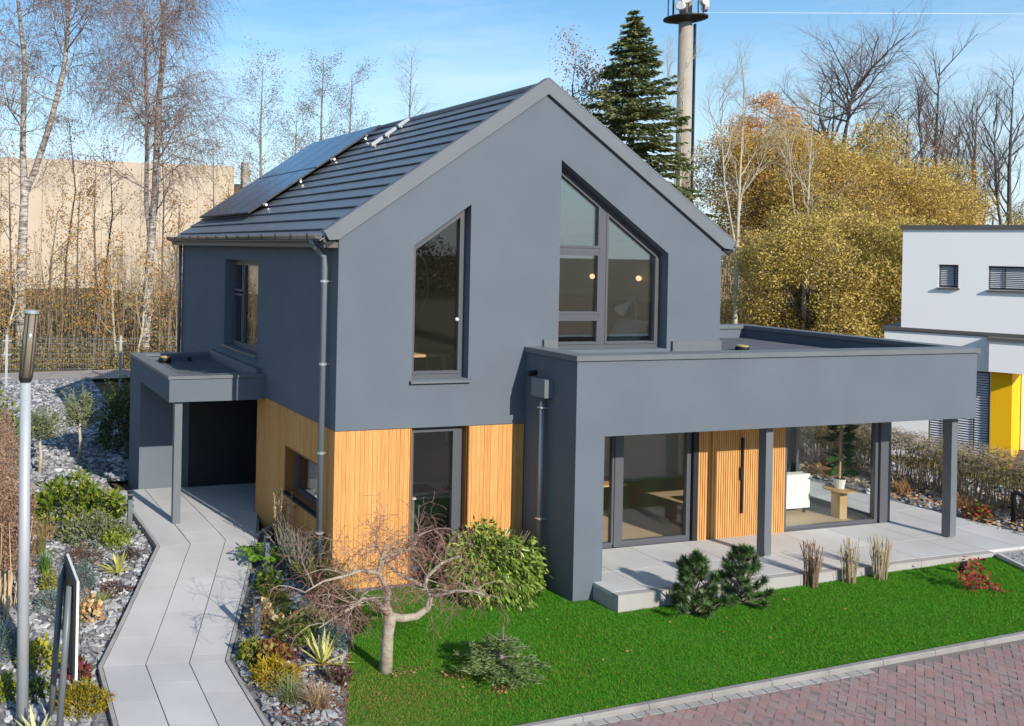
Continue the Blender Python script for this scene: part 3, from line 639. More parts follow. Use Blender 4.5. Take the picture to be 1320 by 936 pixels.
BED4 = [(12.6, -1.98), (14.55, -1.98), (14.6, -3.4), (11.9, -3.4)]
bed4 = polysheet('gravel_bed', BED4, lambda x, y: H(x, y)+.05, mat('grey_chippings', (.2, .2, .2), .95, c2=(.42, .42, .41), scale=28, bump=1, bscale=40), .7)
stone = mat('slate_stone', (.75, .75, .77), .75, c2=(1, 1, 1), scale=14, detail=6, bump=.6, bscale=30, island=[(.1, .105, .12), (.22, .225, .235), (.36, .36, .365), (.48, .48, .48), (.27, .275, .28), (.66, .66, .65), (.16, .165, .18)])
def rock(r, k=1.0):
    pts_ = []; n = 6
    for zz, sc_ in ((-.35, .8), (.25, 1), (.62, .55)):
        for i in range(n): a = 2*math.pi*(i+r.uniform(-.3, .3))/n; q = sc_*r.uniform(.55, 1.3); pts_.append((math.cos(a)*q*k, math.sin(a)*q*.75*k, (zz+r.uniform(-.2, .2))*k*.46))
    f = [tuple(range(5, -1, -1)), tuple(range(12, 18))]
    for l in (0, 6):
        for i in range(6): j = (i+1) % 6; f.append((l+i, l+j, l+6+j, l+6+i))
    return pts_, f
r = random.Random(77); rmesh = []
for k in range(14):
    v_, f_ = rock(r); me = bpy.data.meshes.new('stone'); me.from_pydata(v_, [], f_); me.materials.append(stone); rmesh.append((me, np.array(v_), f_))
def stones(bed, poly, box, dens, s0, s1, lift, single, seed, near=None):
    r = random.Random(seed); n = int((box[2]-box[0])*(box[3]-box[1])*dens); L_ = []
    for _ in range(n):
        x, y = r.uniform(box[0], box[2]), r.uniform(box[1], box[3])
        if inpoly(x, y, poly): L_.append((x, y, r.uniform(s0, s1)*(1.5 if r.random() < .08 else 1), r.random()*6.28))
    L_.sort(key=lambda q: (q[0]+6.2)**2+(q[1]+13.8)**2 - (60 if q[2] > s1*.9 else 0))
    V_, F_ = [], []
    for k, (x, y, s, a) in enumerate(L_):
        me, vv, ff = r.choice(rmesh); zz = H(x, y)+lift+s*.12
        if k < single:
            o = bpy.data.objects.new('stone', me); col.objects.link(o); o.parent = bed; o.location = (x, y, zz); o.scale = (s, s, s); o.rotation_euler = (r.gauss(0, .45), r.gauss(0, .45), a)
        else:
            ca, sa = math.cos(a), math.sin(a); tl = r.gauss(0, .45); w_ = vv*s; w_ = np.column_stack([w_[:, 0], w_[:, 1]*math.cos(tl)-w_[:, 2]*math.sin(tl), w_[:, 1]*math.sin(tl)+w_[:, 2]*math.cos(tl)])
            w_ = np.column_stack([w_[:, 0]*ca-w_[:, 1]*sa+x, w_[:, 0]*sa+w_[:, 1]*ca+y, w_[:, 2]+zz]); b0 = len(V_); V_ += w_.tolist(); F_ += [tuple(b0+i for i in q) for q in ff]
    mb = MB(); mb.v = V_; mb.f = F_
    if V_: kind(mb.build('loose_stones', stone, bed), 'stuff')
BL2 = [(-6.6, -4.3), (-4.32, -4.3), (-4.2, -1.45), (-2.5, 2.4), (-2.55, 7.3), (-6.6, 7.3)]
stones(bedl, BL2, (-6.6, -4.3, -2.4, 7.3), 150, .035, .085, .0, 300, 5)
stones(bedl, [(-6, 7.3), (-2, 7.4), (-1, 14), (-.5, 23.6), (-6, 23.6)], (-6, 7.3, -.5, 23.6), 58, .05, .11, 0, 0, 6)
stones(bedr, [(-2.33, -4.9), (-2.24, -1.7), (-.4, 2.4), (-.06, 2.8), (-.08, -.86), (-.6, -1.82), (-1.5, -3.65), (-2.05, -4.4)], (-2.4, -4.9, 0, 2.9), 190, .03, .08, .01, 300, 7)
stones(bed3, BED3, (13.7, -3, 18, 8), 26, .06, .13, .03, 0, 9)
stones(bed4, BED4, (11.9, -3.4, 14.6, -1.98), 300, .015, .03, .05, 0, 10)
mb = MB(); z = .5; mb.hexa([(12.62, -1.975, .3), (12.54, -1.975, .3), (11.82, -3.5, .3), (11.9, -3.5, .3), (12.62, -1.975, .5), (12.54, -1.975, .5), (11.82, -3.5, .48), (11.9, -3.5, .48)]); mb.build('edging', M['paving'], bed4)
for k in range(2): MB().box(13.1, -2.95-k*.8, .3, 14.3, -2.3-k*.8, .5).build('slab', M['paving'], bed4)
# reddish bark mulch in the bed corner
g = np.random.default_rng(4); q = []
for _ in range(2600):
    x, y = g.uniform(-2.2, -.5), g.uniform(-4.3, -1.7)
    if inpoly(x, y, BEDR) and (x+1.35)**2*.6+(y+2.9)**2*.3 < .55+g.uniform(-.2, .2): q.append((x, y, H(x, y)+g.uniform(.005, .05)))
kind(leaves('bark_mulch', q, g.normal(size=(len(q), 3))*[1, 1, .3], .05, .45, leafmat('bark_chips', [(.2, .06, .035), (.3, .11, .06), (.14, .05, .035)], 0), seed=9), 'stuff')
# road behind the fence
sheet('back_lane', [-40, -10, 0, 12, 40], [24.0, 26.6], lambda x, y: H(x, y)+.02, mat('asphalt_lane', (.36, .31, .28), .9, c2=(.44, .38, .34), scale=2, bump=.3, bscale=60))
# ------------------------------------------------------------------ things seen through the windows
def leg4(t, x0, y0, x1, y1, z0, z1, w_, mt):
    for x in (x0, x1-w_):
        for y in (y0, y1-w_): MB().box(x, y, z0, x+w_, y+w_, z1).build('leg', M[mt], t)
t = thing('sofa', 'white fabric sofa behind the corner window beside the round side table', 'sofa', (10.7, 1.4, .46))
for a, nm in (((9.75, 1.0, .58, 11.55, 1.95, .9), 'seat'), ((9.75, 1.0, .9, 11.55, 1.2, 1.3), 'backrest'), ((11.3, 1.2, .9, 11.6, 1.95, 1.12), 'armrest')): MB().box(*a).build(nm, M['fabric'], t)
leg4(t, 9.8, 1.05, 11.5, 1.9, .46, .58, .04, 'dark')
t = thing('side_table', 'round oak side table on a square pedestal carrying a potted plant', 'side table', (11.9, .6, .46))
MB().box(11.78, .5, .46, 11.98, .7, 1.04).build('pedestal', M['oak'], t); MB().lathe((11.88, .6, 1.04), [(.3, 0), (.3, .03)], 20).build('table_top', M['oak'], t)
t = thing('potted_plant', 'green climbing houseplant on a bamboo stake in a white pot', 'houseplant', (11.9, .62, 1.07))
MB().lathe((11.9, .62, 1.07), [(.09, 0), (.12, .2), (.11, .2), (.1, .16)], 14).build('pot', M['white'], t); MB().tube([(11.9, .62, 1.2), (11.92, .62, 2.5)], .025, 8).build('stake', M['oak'], t)
g = np.random.default_rng(1); k = 70; a = g.uniform(0, 6.28, k); zz = g.uniform(1.3, 2.6, k)
leaves('foliage', np.column_stack([11.91+.05*np.cos(a), .62+.05*np.sin(a), zz]), np.column_stack([np.cos(a), np.sin(a), g.uniform(-.3, .5, k)]), .26, .5, leafmat('houseplant_leaf', [(.02, .06, .02), (.04, .11, .03)], .2), t)
t = thing('dining_chair', 'pale shell chair with oak legs behind the sliding window', 'chair', (5.0, 1.0, .46))
MB().prism([(4.75, .75, .92), (5.25, .75, .92), (5.25, 1.25, .92), (4.75, 1.25, .92)], (0, 0, .04)).build('seat', M['cream'], t); MB().prism([(4.75, 1.22, .98), (4.8, 1.3, 1.35), (5.2, 1.3, 1.35), (5.25, 1.22, .98)], (0, .03, 0)).build('backrest', M['cream'], t)
for sx in (-1, 1):
    for sy in (-1, 1): MB().bar((5+.18*sx, 1+.18*sy, .92), (5+.25*sx, 1+.25*sy, .46), .035, .035).build('leg', M['oak'], t)
t = thing('dining_table', 'long oak dining table standing inside the sliding window', 'table', (6.2, 1.9, .46))
MB().box(5.2, 1.45, 1.18, 7.2, 2.35, 1.22).build('table_top', M['oak'], t); leg4(t, 5.3, 1.5, 7.1, 2.3, .46, 1.18, .07, 'oak')
t = thing('kitchen_island', 'olive kitchen island with pale worktop behind the tall kitchen window', 'kitchen island', (1.9, 1.6, .46))
MB().box(1.75, 1.15, .46, 3.35, 2.1, 1.3).build('cabinet', M['olive'], t); MB().box(1.71, 1.1, 1.303, 3.39, 2.14, 1.34).build('worktop', M['worktop'], t); MB().box(2.1, 1.4, 1.343, 2.8, 1.9, 1.35).build('hob', M['black'], t)
for z_ in (.98, 1.14): MB().box(2.15, 1.135, z_, 2.55, 1.148, z_+.02).build('handle', M['alu'], t)
t = tag(MB().lathe((3.05, 1.5, 1.342), [(.1, 0), (.12, .03), (.11, .035)], 14).build('tray', M['redbrown']), 'small dark red tray on the kitchen island worktop', 'tray')
t = thing('writing_table', 'slim oak writing table on the upper floor behind the narrow gable window', 'table', (2.2, 1.4, 3.2))
MB().box(1.35, 1.0, 3.95, 2.75, 1.75, 4.0).build('table_top', M['oak'], t); leg4(t, 1.4, 1.05, 2.7, 1.7, 3.2, 3.95, .06, 'oak')
tag(ring([(2.55+.3*math.cos(a), 5.25+.62*math.sin(a)) for a in np.linspace(0, 6.28, 25)[:-1]], .025, fy, 2.0, 2.03).build('oval_hoop', M['alu']), 'tall thin oval hoop hanging behind the narrow gable window', 'ornament')
for k_, (y, z_, lb) in enumerate(((1.5, 5.43, 'glowing round wall lamp seen in the right pane of the large gable window'), (2.9, 5.42, 'glowing round wall lamp seen in the left pane of the large gable window'))):
    t = thing('wall_lamp', lb, 'lamp', (7.54, y, z_), group='round wall lamps upstairs'); MB().ball((7.42, y, z_), .058, 10).build('globe', M['bulb'], t, True); MB().tube([(7.55, y, z_-.06), (7.42, y, z_-.06)], .012, 6).build('bracket', M['black'], t)
t = thing('lounge_chair', 'grey padded lounge chair upstairs behind the right gable pane', 'chair', (6.5, 1.2, 3.2))
MB().prism([(5.8, .9, 3.65), (7.0, .9, 3.65), (7.0, 1.6, 3.65), (5.8, 1.6, 3.65)], (0, 0, .2)).build('seat', M['greyfab'], t); MB().prism([(6.6, .9, 3.85), (6.75, .9, 3.85), (7.15, .9, 4.6), (7.0, .9, 4.6)], (0, .7, 0)).build('backrest', M['greyfab'], t); leg4(t, 5.85, .95, 6.95, 1.55, 3.2, 3.65, .05, 'dark')
t = thing('sideboard', 'low white sideboard upstairs behind the left gable pane', 'sideboard', (5.0, 1.2, 3.2)); MB().box(4.5, 1.0, 3.35, 5.9, 1.45, 4.1).build('cabinet', M['white'], t); leg4(t, 4.55, 1.03, 5.85, 1.42, 3.2, 3.35, .05, 'oak')
t = thing('reading_lamp', 'white reading lamp with bent arm beside the lounge chair upstairs', 'lamp', (7.2, 1.3, 3.2))
MB().lathe((7.2, 1.3, 3.2), [(.13, 0), (.13, .02)], 12).build('base', M['white'], t); MB().tube([(7.2, 1.3, 3.22), (7.2, 1.3, 4.9), (7.1, 1.28, 5.05), (6.95, 1.25, 4.95)], .012, 6).build('arm', M['white'], t); MB().tube([(7.0, 1.26, 4.96), (6.72, 1.22, 4.78)], [.03, .11], 12).build('shade', M['white'], t)

# ------------------------------------------------------------------ lamp post, sign board, bollards, spot light
poleM = mat('light_grey_pole', (.38, .4, .425), .5, metal=.15, c2=(.42, .44, .465), scale=2)
t = thing('lamp_post', 'light grey lamp post with cylindrical glass head in the left gravel bed', 'lamp post', (-5.22, -2.5, 0))
MB().tube([(-5.23, -2.5, -.15), (-5.27, -2.5, 4.22)], [.075, .066], 18).build('pole', poleM, t, True)
lens = mat('smoked_lens', (.2, .165, .11), .12, spec=.7, c2=(.26, .22, .15), scale=2, stretch=(6, 6, .3))
MB().tube([(-5.272, -2.5, 4.255), (-5.21, -2.5, 5.04)], .076, 20).build('lamp_head', lens, t, True)
MB().tube([(-5.275, -2.5, 4.2), (-5.272, -2.5, 4.26)], [.07, .086], 20).build('collar', M['dark'], t); MB().tube([(-5.21, -2.5, 5.042), (-5.207, -2.5, 5.08)], .09, 20).build('cap', M['alu'], t)
for a in np.linspace(0, 6.28, 7)[:-1]: MB().bar((-5.272+.08*math.cos(a), -2.5+.08*math.sin(a), 4.26), (-5.21+.08*math.cos(a), -2.5+.08*math.sin(a), 5.04), .014, .014).build('rib', M['dark'], t)
t = thing('sign_board', 'white edged sign board on two dark steel posts seen from behind beside the path', 'sign', (-4.75, -2.8, 0))
MB().prism([(-4.715, -2.35, .86), (-4.715, -3.33, .86), (-4.715, -3.33, 2.0), (-4.715, -2.35, 2.0)], (.03, 0, 0)).build('board', M['white'], t)
MB().prism([(-4.745, -2.38, .88), (-4.745, -3.31, .88), (-4.745, -3.31, 1.98), (-4.745, -2.38, 1.98)], (.027, 0, 0)).build('backing', M['dark'], t)
for y in (-2.45, -3.18): MB().tube([(-4.88, y, -.05), (-4.775, y, 1.9)], .04, 12).build('post', M['metal'], t, True)
def bollard(x, y, lb, h_=.66):
    z = H(x, y)+.02; t = thing('bollard_light', lb, 'bollard light', (x, y, z), group='slim bollard lights along the path')
    MB().box(x-.045, y-.045, z-.1, x+.045, y+.045, z+h_).build('post', M['metal'], t); MB().box(x-.05, y-.05, z+h_-.0, x+.05, y+.05, z+h_+.02).build('cap', M['dark'], t); MB().box(x-.044, y-.049, z+h_-.11, x+.044, y-.046, z+h_-.03).build('lens', M['black'], t)
bollard(-2.72, 3.55, 'slim dark bollard light left of the path near the porch post', .75); bollard(-.80, .99, 'slim dark bollard light right of the path beside the green fern'); bollard(-1.74, -1.19, 'slim dark bollard light right of the path beside cream yellow flowers')
t = thing('garden_hoop', 'black steel tube hoop standing in the gravel by the terrace', 'hoop', (14.7, -1.1, .5)); MB().tube([(14.6, -1.2, .4), (14.6, -1.2, 1.12), (14.63, -1.16, 1.2), (14.82, -.86, 1.2), (14.85, -.82, 1.12), (14.85, -.82, .4)], .04, 10).build('tube', M['black'], t, True); MB().bar((14.6, -1.2, .75), (14.85, -.82, .75), .03, .03).build('crossbar', M['black'], t)
t = thing('spot_light', 'small black garden spot light in the lawn near the red shrub', 'spot light', (11.02, -2.39, .38)); MB().tube([(11.02, -2.39, .3), (11.02, -2.39, .46)], .015, 6).build('spike', M['black'], t); MB().tube([(11.04, -2.36, .44), (10.98, -2.45, .6)], .05, 10).build('lamp_head', M['black'], t)

# ------------------------------------------------------------------ neighbouring house
A_ = Vector((20.5, 2.6, 0)); D_ = Vector((-.4772, .8788, 0)); N_ = Vector((.8788, .4772, 0))
def NB(mb, s0, s1, t0, t1, z0, z1): p = lambda s, t_, z: A_+D_*s+N_*t_+Vector((0, 0, z)); return mb.hexa([p(s0, t1, z0), p(s0, t0, z0), p(s1, t0, z0), p(s1, t1, z0), p(s0, t1, z1), p(s0, t0, z1), p(s1, t0, z1), p(s1, t1, z1)][::1])
nb = thing('neighbour_house', 'white flat roofed house with yellow entrance wall and grey blinds', 'house', (21, 3, .5))
nf = lambda u, v, d: A_+D_*u+N_*d+Vector((0, 0, v))
bwin = [(.56, .62), (1.84, .62), (1.84, 3.0), (.56, 3.0)]
wall2d([(.17, .2), (2.86, .2), (2.86, 3.93), (.17, 3.93)], [bwin], nf, 0, .3).build('lower_wall', M['neighbour'], nb)
NB(MB(), .18, 2.85, .3, 7, .2, 3.92).build('lower_block', M['neighbour'], nb)
NB(MB(), -6, .1, 3.2, 7, .2, 3.92).build('lower_block', M['neighbour'], nb); NB(MB(), -6, -.955, 3.2, 7, 3.955, 6.77).build('upper_block', M['neighbour'], nb); NB(MB(), -6.05, -1.005, 3.15, 7.05, 6.782, 6.9).build('roof_coping', M['coping'], nb)
uw = [[(1.27, 5.19), (1.69, 5.19), (1.69, 5.82), (1.27, 5.82)], [(-.7, 5.17), (.65, 5.17), (.65, 5.81), (-.7, 5.81)]]
wall2d([(-.95, 3.95), (2.5, 3.95), (2.5, 6.78), (-.95, 6.78)], uw, nf, .12, .4).build('upper_wall', M['neighbour'], nb); NB(MB(), -.95, 2.49, .402, 7, 3.95, 6.77).build('upper_block', M['neighbour'], nb)
NB(MB(), -1.0, 2.55, .07, 7.05, 6.782, 6.9).build('roof_coping', M['coping'], nb); NB(MB(), -.5, 2.91, -.05, 7.05, 3.952, 4.04).build('roof_coping', M['coping'], nb)
NB(MB(), -.5, .56, -.5, 5, 3.06, 3.86).build('entrance_canopy', M['neighbour'], nb); NB(MB(), -.55, .6, -.55, .0, 3.862, 3.95).build('roof_coping', M['coping'], nb)
NB(MB(), .14, .545, -.02, .5, .2, 3.055).build('yellow_wall', M['yellow'], nb); NB(MB(), .12, .139, -.02, 5, .2, 3.055).build('yellow_wall', M['yellow'], nb)
for w_, dep, nsl, in ((bwin, .05, 34), (uw[0], .2, 11), (uw[1], .2, 11)):
    f_ = ring(w_, .03, nf, dep-.02, dep+.06).build('window', M['frame'], nb); (u0, v0), (u1, v1) = w_[0], w_[2]
    NB(MB(), u0+.03, u1-.03, dep+.05, dep+.07, v0+.03, v1-.03).build('pane', M['black'], f_)
    for i in range(nsl):
        zc = v0+.05+(v1-v0-.1)*(i+.5)/nsl; p = (v1-v0-.1)/nsl*.42
        MB().hexa([nf(u0+.035, zc-p*.6, dep+.0), nf(u1-.035, zc-p*.6, dep+.0), nf(u1-.035, zc+p*.75, dep+.035), nf(u0+.035, zc+p*.75, dep+.035), nf(u0+.035, zc-p*.6+.008, dep-.003), nf(u1-.035, zc-p*.6+.008, dep-.003), nf(u1-.035, zc+p*.75+.008, dep+.032), nf(u0+.035, zc+p*.75+.008, dep+.032)]).build('slat', M['blind'], f_)
    for q in (.25, .75) if u1-u0 > .8 else (.2,): NB(MB(), u0+(u1-u0)*q-.012, u0+(u1-u0)*q+.012, dep-.02, dep-.008, v0+.03, v1-.03).build('guide_cord', M['dark'], f_)
    NB(MB(), u0-.03, u1+.03, -.05 if dep < .1 else .05, dep, v0-.045, v0-.003).build('sill', M['coping'], f_)

# ------------------------------------------------------------------ hall, fence, mast
hall = thing('industrial_hall', 'long pale beige panelled hall beyond the birches', 'hall', (-10, 78, 1))
hm = mat('beige_panel', (.47, .385, .29), .85, c2=(.54, .445, .345), scale=.25, island=[(.95, .95, .95), (1, 1, 1)])
hk = lambda x: -6.2158+(x+6.2158)*1.7067
for k in range(38): x = hk(-34+k*1.18); MB().box(x+.012, 78, .5, x+1.998, 78.2, 13.9+.018*(x+53)/2).build('wall_panel', hm, hall)
MB().box(hk(-34), 78.2, .5, hk(10.8), 100, 13.8).build('hall_body', hm, hall)
MB().box(hk(11.6), 79, .5, hk(12.0), 79.8, 15.2).build('corner_pier', M['kerb'], hall); MB().box(hk(10.9), 81, .5, hk(14.2), 100, 12.9).build('side_wing', hm, hall)
fen = thing('mesh_fence', 'grey double wire mesh fence on pale posts along the lane', 'fence', (0, 22.7, .3)); fl = lambda x: 22.36+(x+3.93)*.107
for k in range(12):
    xa = -13.1+k*2.29*2; xb = xa+4.58
    if k > 6: break
    za = H(xa, 22); mb = MB()
    for i in range(int(4.5/.1)): x = xa+.05+i*.1; mb.box(x-.0035, fl(x)-.0035, H(x, 22)+.05, x+.0035, fl(x)+.0035, H(x, 22)+1.95)
    for j in range(10): mb.bar((xa, fl(xa), H(xa, 22)+.1+j*.2), (xb, fl(xb), H(xb, 22)+.1+j*.2), .012, .012)
    kind(mb.build('wire_mesh', M['zinc'], fen), 'stuff')
    MB().box(xa-.05, fl(xa)-.08, za-.2, xa+.05, fl(xa)-.01, za+2.05).build('post', M['alu'], fen)
    for zz in (.35, 1.25, 1.8): MB().box(xa-.18, fl(xa)-.09, za+zz, xa+.18, fl(xa)-.082, za+zz+.035).build('clamp', M['alu'], fen)
conc = mat('mast_concrete', (.33, .285, .235), .85, c2=(.4, .345, .285), scale=.5, bump=.1)
t = thing('radio_mast', 'tall tan concrete mast with round platform and white dish antennas', 'radio mast', (69.6, 65, 1)); X, Y = 69.6, 65
MB().tube([(X, Y, 0), (X, Y, 31.3)], [.82, .66], 24).build('shaft', conc, t, True); MB().tube([(X, Y, 31.3), (X, Y, 40)], .62, 16).build('upper_shaft', conc, t, True)
MB().lathe((X, Y, 31.2), [(.9, 0), (2.2, .35), (2.2, .5), (.9, .5)], 28).build('platform', M['dark'], t)
MB().box(X+.74, Y-.6, .5, X+.9, Y-.35, 31).build('cable_ladder', M['dark'], t); MB().tube([(X, Y, 12.9), (X, Y, 13.1)], .88, 24).build('band', M['white'], t)
for a, z_, r_ in ((-2.35, 33.3, .55), (-1.9, 34.0, .4), (-2.6, 32.6, .5), (-1.3, 33.1, .45), (-.5, 33.0, .75), (-.3, 34.3, .6), (-2.9, 34.2, .6), (-.9, 35.2, .7), (-2.1, 35.6, .6)):
    c = Vector((X+1.75*math.cos(a), Y+1.75*math.sin(a), z_)); d = Vector((math.cos(a), math.sin(a), 0)); u_ = MB().tube([c, c+d*.35, c+d*.42], [r_, r_, r_*.8], 16).build('dish', M['white'], t)
for a in np.linspace(0, 6.28, 9)[:-1]:
    MB().tube([(X+1.7*math.cos(a), Y+1.7*math.sin(a), 31.6), (X+1.7*math.cos(a), Y+1.7*math.sin(a), 36)], .06, 6).build('antenna_pole', M['dark'], t)
mb = MB(); mb.tube([(3900+k*240, 4000, 1354+k*22) for k in range(14)], [.3+1.0*math.sin(math.pi*(k+.5)/14) for k in range(14)], 6); kind(mb.build('contrail', mat('vapour', (.6, .66, .74), 1)), 'stuff')
# ------------------------------------------------------------------ trees
def barkmat(name, c, c2, stretch=(1, 1, 1), scale=6, bump=.4): return mat(name, c, .9, c2=c2, scale=scale, stretch=stretch, detail=6, bump=bump, bscale=25)
birchM = barkmat('birch_bark', (.06, .045, .035), (.62, .56, .5), (1, 1, 4.5), 2.6)
twigM = mat('birch_twigs', (.19, .125, .11), .9, c2=(.25, .165, .145), scale=.4)
brownB = barkmat('brown_bark', (.1, .08, .065), (.2, .165, .13)); greyB = barkmat('grey_bark', (.17, .15, .13), (.3, .27, .23)); darkB = barkmat('dark_bark', (.055, .048, .045), (.12, .105, .095))
paleB = barkmat('pale_bark', (.36, .31, .22), (.56, .5, .38), (1, 1, 3), 3)
def tree(name, label, cat, base, group=None): return thing(name, label, cat, base, 0, group)
def stems_tree(t, stems, seed, SP, bark, twig, k1, leaf=None, per=0, spread=.2, lsize=.1, start=.3, l1=(2.5, 4.5), ang=(45, 80), tw_lv=2, brad=.035, topc=.6, upz=.0):
    """stems: list of (points, radii); side branches grow along each stem"""
    r = random.Random(seed); g = np.random.default_rng(seed); out, tips = [], []; mb = MB()
    for pts, rad in stems:
        mb.tube(pts, rad, 9, cap=False); P = [Vector(p) for p in pts]; cum = [0]
        for a, b in zip(P, P[1:]): cum.append(cum[-1]+(b-a).length)
        n = k1
        for k in range(n):
            f = start+(1-start)*((k+r.random())/n); x = f*cum[-1]
            i = max(j for j in range(len(cum)-1) if cum[j] <= x); q = P[i].lerp(P[i+1], (x-cum[i])/(cum[i+1]-cum[i])); dd = (P[i+1]-P[i]).normalized()
            az = r.random()*6.283; h_ = Vector((math.cos(az), math.sin(az), 0)); a = R(r.uniform(*ang)); d = (dd*math.cos(a)+h_*math.sin(a)+Vector((0, 0, upz))).normalized()
            ln = r.uniform(*l1)*(1-topc*f); rad0 = min(brad*ln/3, (rad[i] if isinstance(rad, list) else rad)*.6)
            grow(r, out, tips, q, d, ln, rad0, 0, SP)
    mb.build('trunk', bark, t, True)
    limbs(out, 0, tw_lv-1, (5, 4, 3, 3, 3)).build('limbs', bark if tw_lv > 1 else twig, t)
    if any(lv >= tw_lv for lv, _, _ in out): kind(limbs(out, tw_lv, 9, (4, 3, 3, 3, 3)).build('twigs', twig, t), 'stuff')
    if leaf and per:
        P_, D_2 = tipleaves(tips, per, spread, g); leaves('crown', P_, D_2, lsize, .62, leaf, t, seed)
    return t
# two weeping birches at the back left
WB = [dict(n=5, w=.1, t=.05, e=.25, k=9, f0=.2, a=48, l=.55), dict(n=4, w=.12, t=-.03, e=.3, k=12, f0=.1, a=50, l=1.1), dict(n=6, w=.07, t=-.34, e=.5, k=0)]
catk = leafmat('birch_catkins', [(.17, .11, .1), (.22, .14, .125), (.14, .09, .085), (.28, .19, .15)], .1)
t = tree('birch_tree', 'weeping birch forking into two white stems at the far left beyond the fence', 'tree', (-2.84, 30, 1.3))
A0 = [(-2.84, 30, 1.0), (-2.85, 30, 4.5), (-2.77, 30, 8.2)]
stems_tree(t, [(A0+[(-2.9, 30, 10.5), (-2.86, 30.2, 14.4), (-3.3, 30.3, 18), (-3.5, 30.3, 22)], [.26, .23, .2, .15, .12, .08, .03]), ([(-2.77, 30, 8.2), (-2.3, 30, 9.4), (-1.65, 29.9, 11.6), (-1.05, 29.8, 14.3), (-.9, 29.8, 16.2), (-1.0, 29.9, 18.5), (-1.1, 29.9, 22)], [.17, .16, .145, .12, .1, .08, .03])], 11, WB, birchM, twigM, 23, catk, 5, .05, .065, start=.3, l1=(2.7, 4.8), topc=.3)
t = tree('birch_tree', 'tall weeping birch with hanging purple brown twigs near the house corner', 'tree', (3.1, 29, 1.2))
stems_tree(t, [([(3.0, 29, .9), (3.05, 29, 3.6), (3.2, 29, 6), (3.35, 29, 8.4), (3.4, 29, 11), (3.45, 29, 13), (3.62, 29, 15.8), (3.5, 29, 18), (3.5, 29, 23)], [.25, .22, .2, .185, .17, .15, .12, .09, .03]), ([(3.2, 29, 5.8), (2.98, 29.3, 8), (2.95, 29.3, 12), (2.75, 29.4, 16), (2.6, 29.4, 19)], [.13, .12, .1, .07, .03])], 12, WB, birchM, twigM, 26, catk, 5, .05, .065, start=.27, l1=(2.8, 5.2), topc=.25)
# saplings and undergrowth on the bank
SAP = [dict(n=4, w=.13, t=.06, e=.3, k=5, f0=.25, a=45, l=.5), dict(n=3, w=.15, t=.02, e=.4, k=0)]
orange = leafmat('orange_leaves', [(.5, .22, .05), (.6, .33, .07), (.4, .18, .05), (.65, .45, .12)], .35)
r = random.Random(21)
ORD = 'first second third fourth fifth sixth seventh eighth ninth tenth eleventh twelfth thirteenth fourteenth fifteenth sixteenth seventeenth eighteenth nineteenth twentieth'.split()+['twenty-%s' % q for q in 'first second third fourth fifth'.split()]
SPL = ((-4.6, 29, 6, .3, 0), (-1.6, 28.4, 7.2, -.1, 0), (-.4, 29.5, 8.2, .35, 0), (.35, 28, 4.2, .1, 0), (1.0, 31, 9, -.3, 0), (1.55, 28.6, 5.8, -.4, 1), (2.4, 28.3, 5.4, .5, 1), (4.1, 28.5, 6.2, .1, 0), (4.9, 30, 7.5, -.2, 0), (5.6, 28.7, 6.0, .2, 0), (6.6, 29.5, 7.4, .15, 0), (-6.5, 30, 8, .2, 0), (7.6, 31, 8, 0, 0), (-3.7, 28.2, 4.6, .6, 1), (8.6, 30, 6.5, .2, 0), (-5.4, 34, 10.5, .2, 0), (-3.0, 35, 9.0, -.3, 0), (-.2, 34.5, 11, .2, 0), (2.1, 35.5, 9.5, .3, 0), (5.2, 35, 10.5, -.2, 0), (8.2, 36, 10, .2, 0), (10.4, 35, 9, -.2, 0), (-7.8, 33, 9.5, .3, 0))
for k, (px, y, hh, lean, pale) in enumerate(SPL):
    z = HB(px, y)-.1; t = tree('sapling', ORD[sorted(q[0]-.3*q[1] for q in SPL).index(px-.3*y)]+(' thin sapling from the left before the pale hall, pale and leaning' if pale else ' thin sapling from the left before the pale hall, with orange leaves'), 'tree', (px, y, z), 'saplings on the bank behind the fence')
    pts = [(px, y, z), (px+lean*.3+r.gauss(0, .1), y, z+hh*.33), (px+lean*.8+r.gauss(0, .15), y, z+hh*.66), (px+lean+r.gauss(0, .2), y, z+hh)]
    stems_tree(t, [(pts, [.07, .055, .04, .012])], 100+k, SAP, paleB if pale else brownB, brownB, 18, orange, 6, .14, .12, start=.2, l1=(1.0, 2.4), ang=(35, 65), topc=.5, brad=.04)
def thicket(name, label, n, boxf, cols, ls, seed, dirz=0, cat='undergrowth', W=.6, trans=.25):
    g = np.random.default_rng(seed); P = np.array([boxf(g) for _ in range(n)]); D = g.normal(size=(n, 3))+[0, 0, dirz]
    return kind(leaves(name, P, D, ls, W, leafmat(name+'_leaf', cols, trans), seed=seed), 'stuff')
def bank(g):
    x = g.uniform(-14, 14); y = 27+23*g.uniform(0, 1)**1.8; x = x+(y-27)*.25*g.uniform(0, 1); return (x, y, HB(x, y)+abs(g.normal())*(.45+.55*min(1.6, (y-27)/7))*(.4+abs(math.sin(x*1.3+y))))
thicket('undergrowth', '', 52000, bank, [(.14, .1, .05), (.26, .17, .08), (.36, .24, .1), (.16, .18, .06), (.46, .27, .09), (.2, .22, .07), (.11, .12, .05)], .12, 31)
g = np.random.default_rng(32); mb = MB()
for _ in range(950):
    x = g.uniform(-11, 11); y = g.uniform(27.5, 37); z = HB(x, y); h_ = g.uniform(.8, 5.2); a = g.uniform(0, 6.28); b = g.normal()*.3
    mb.tube([(x, y, z), (x+b*.5+.1*math.cos(a), y, z+h_*.5), (x+b*1.3, y, z+h_)], [.02, .014, .006], 3, cap=False)
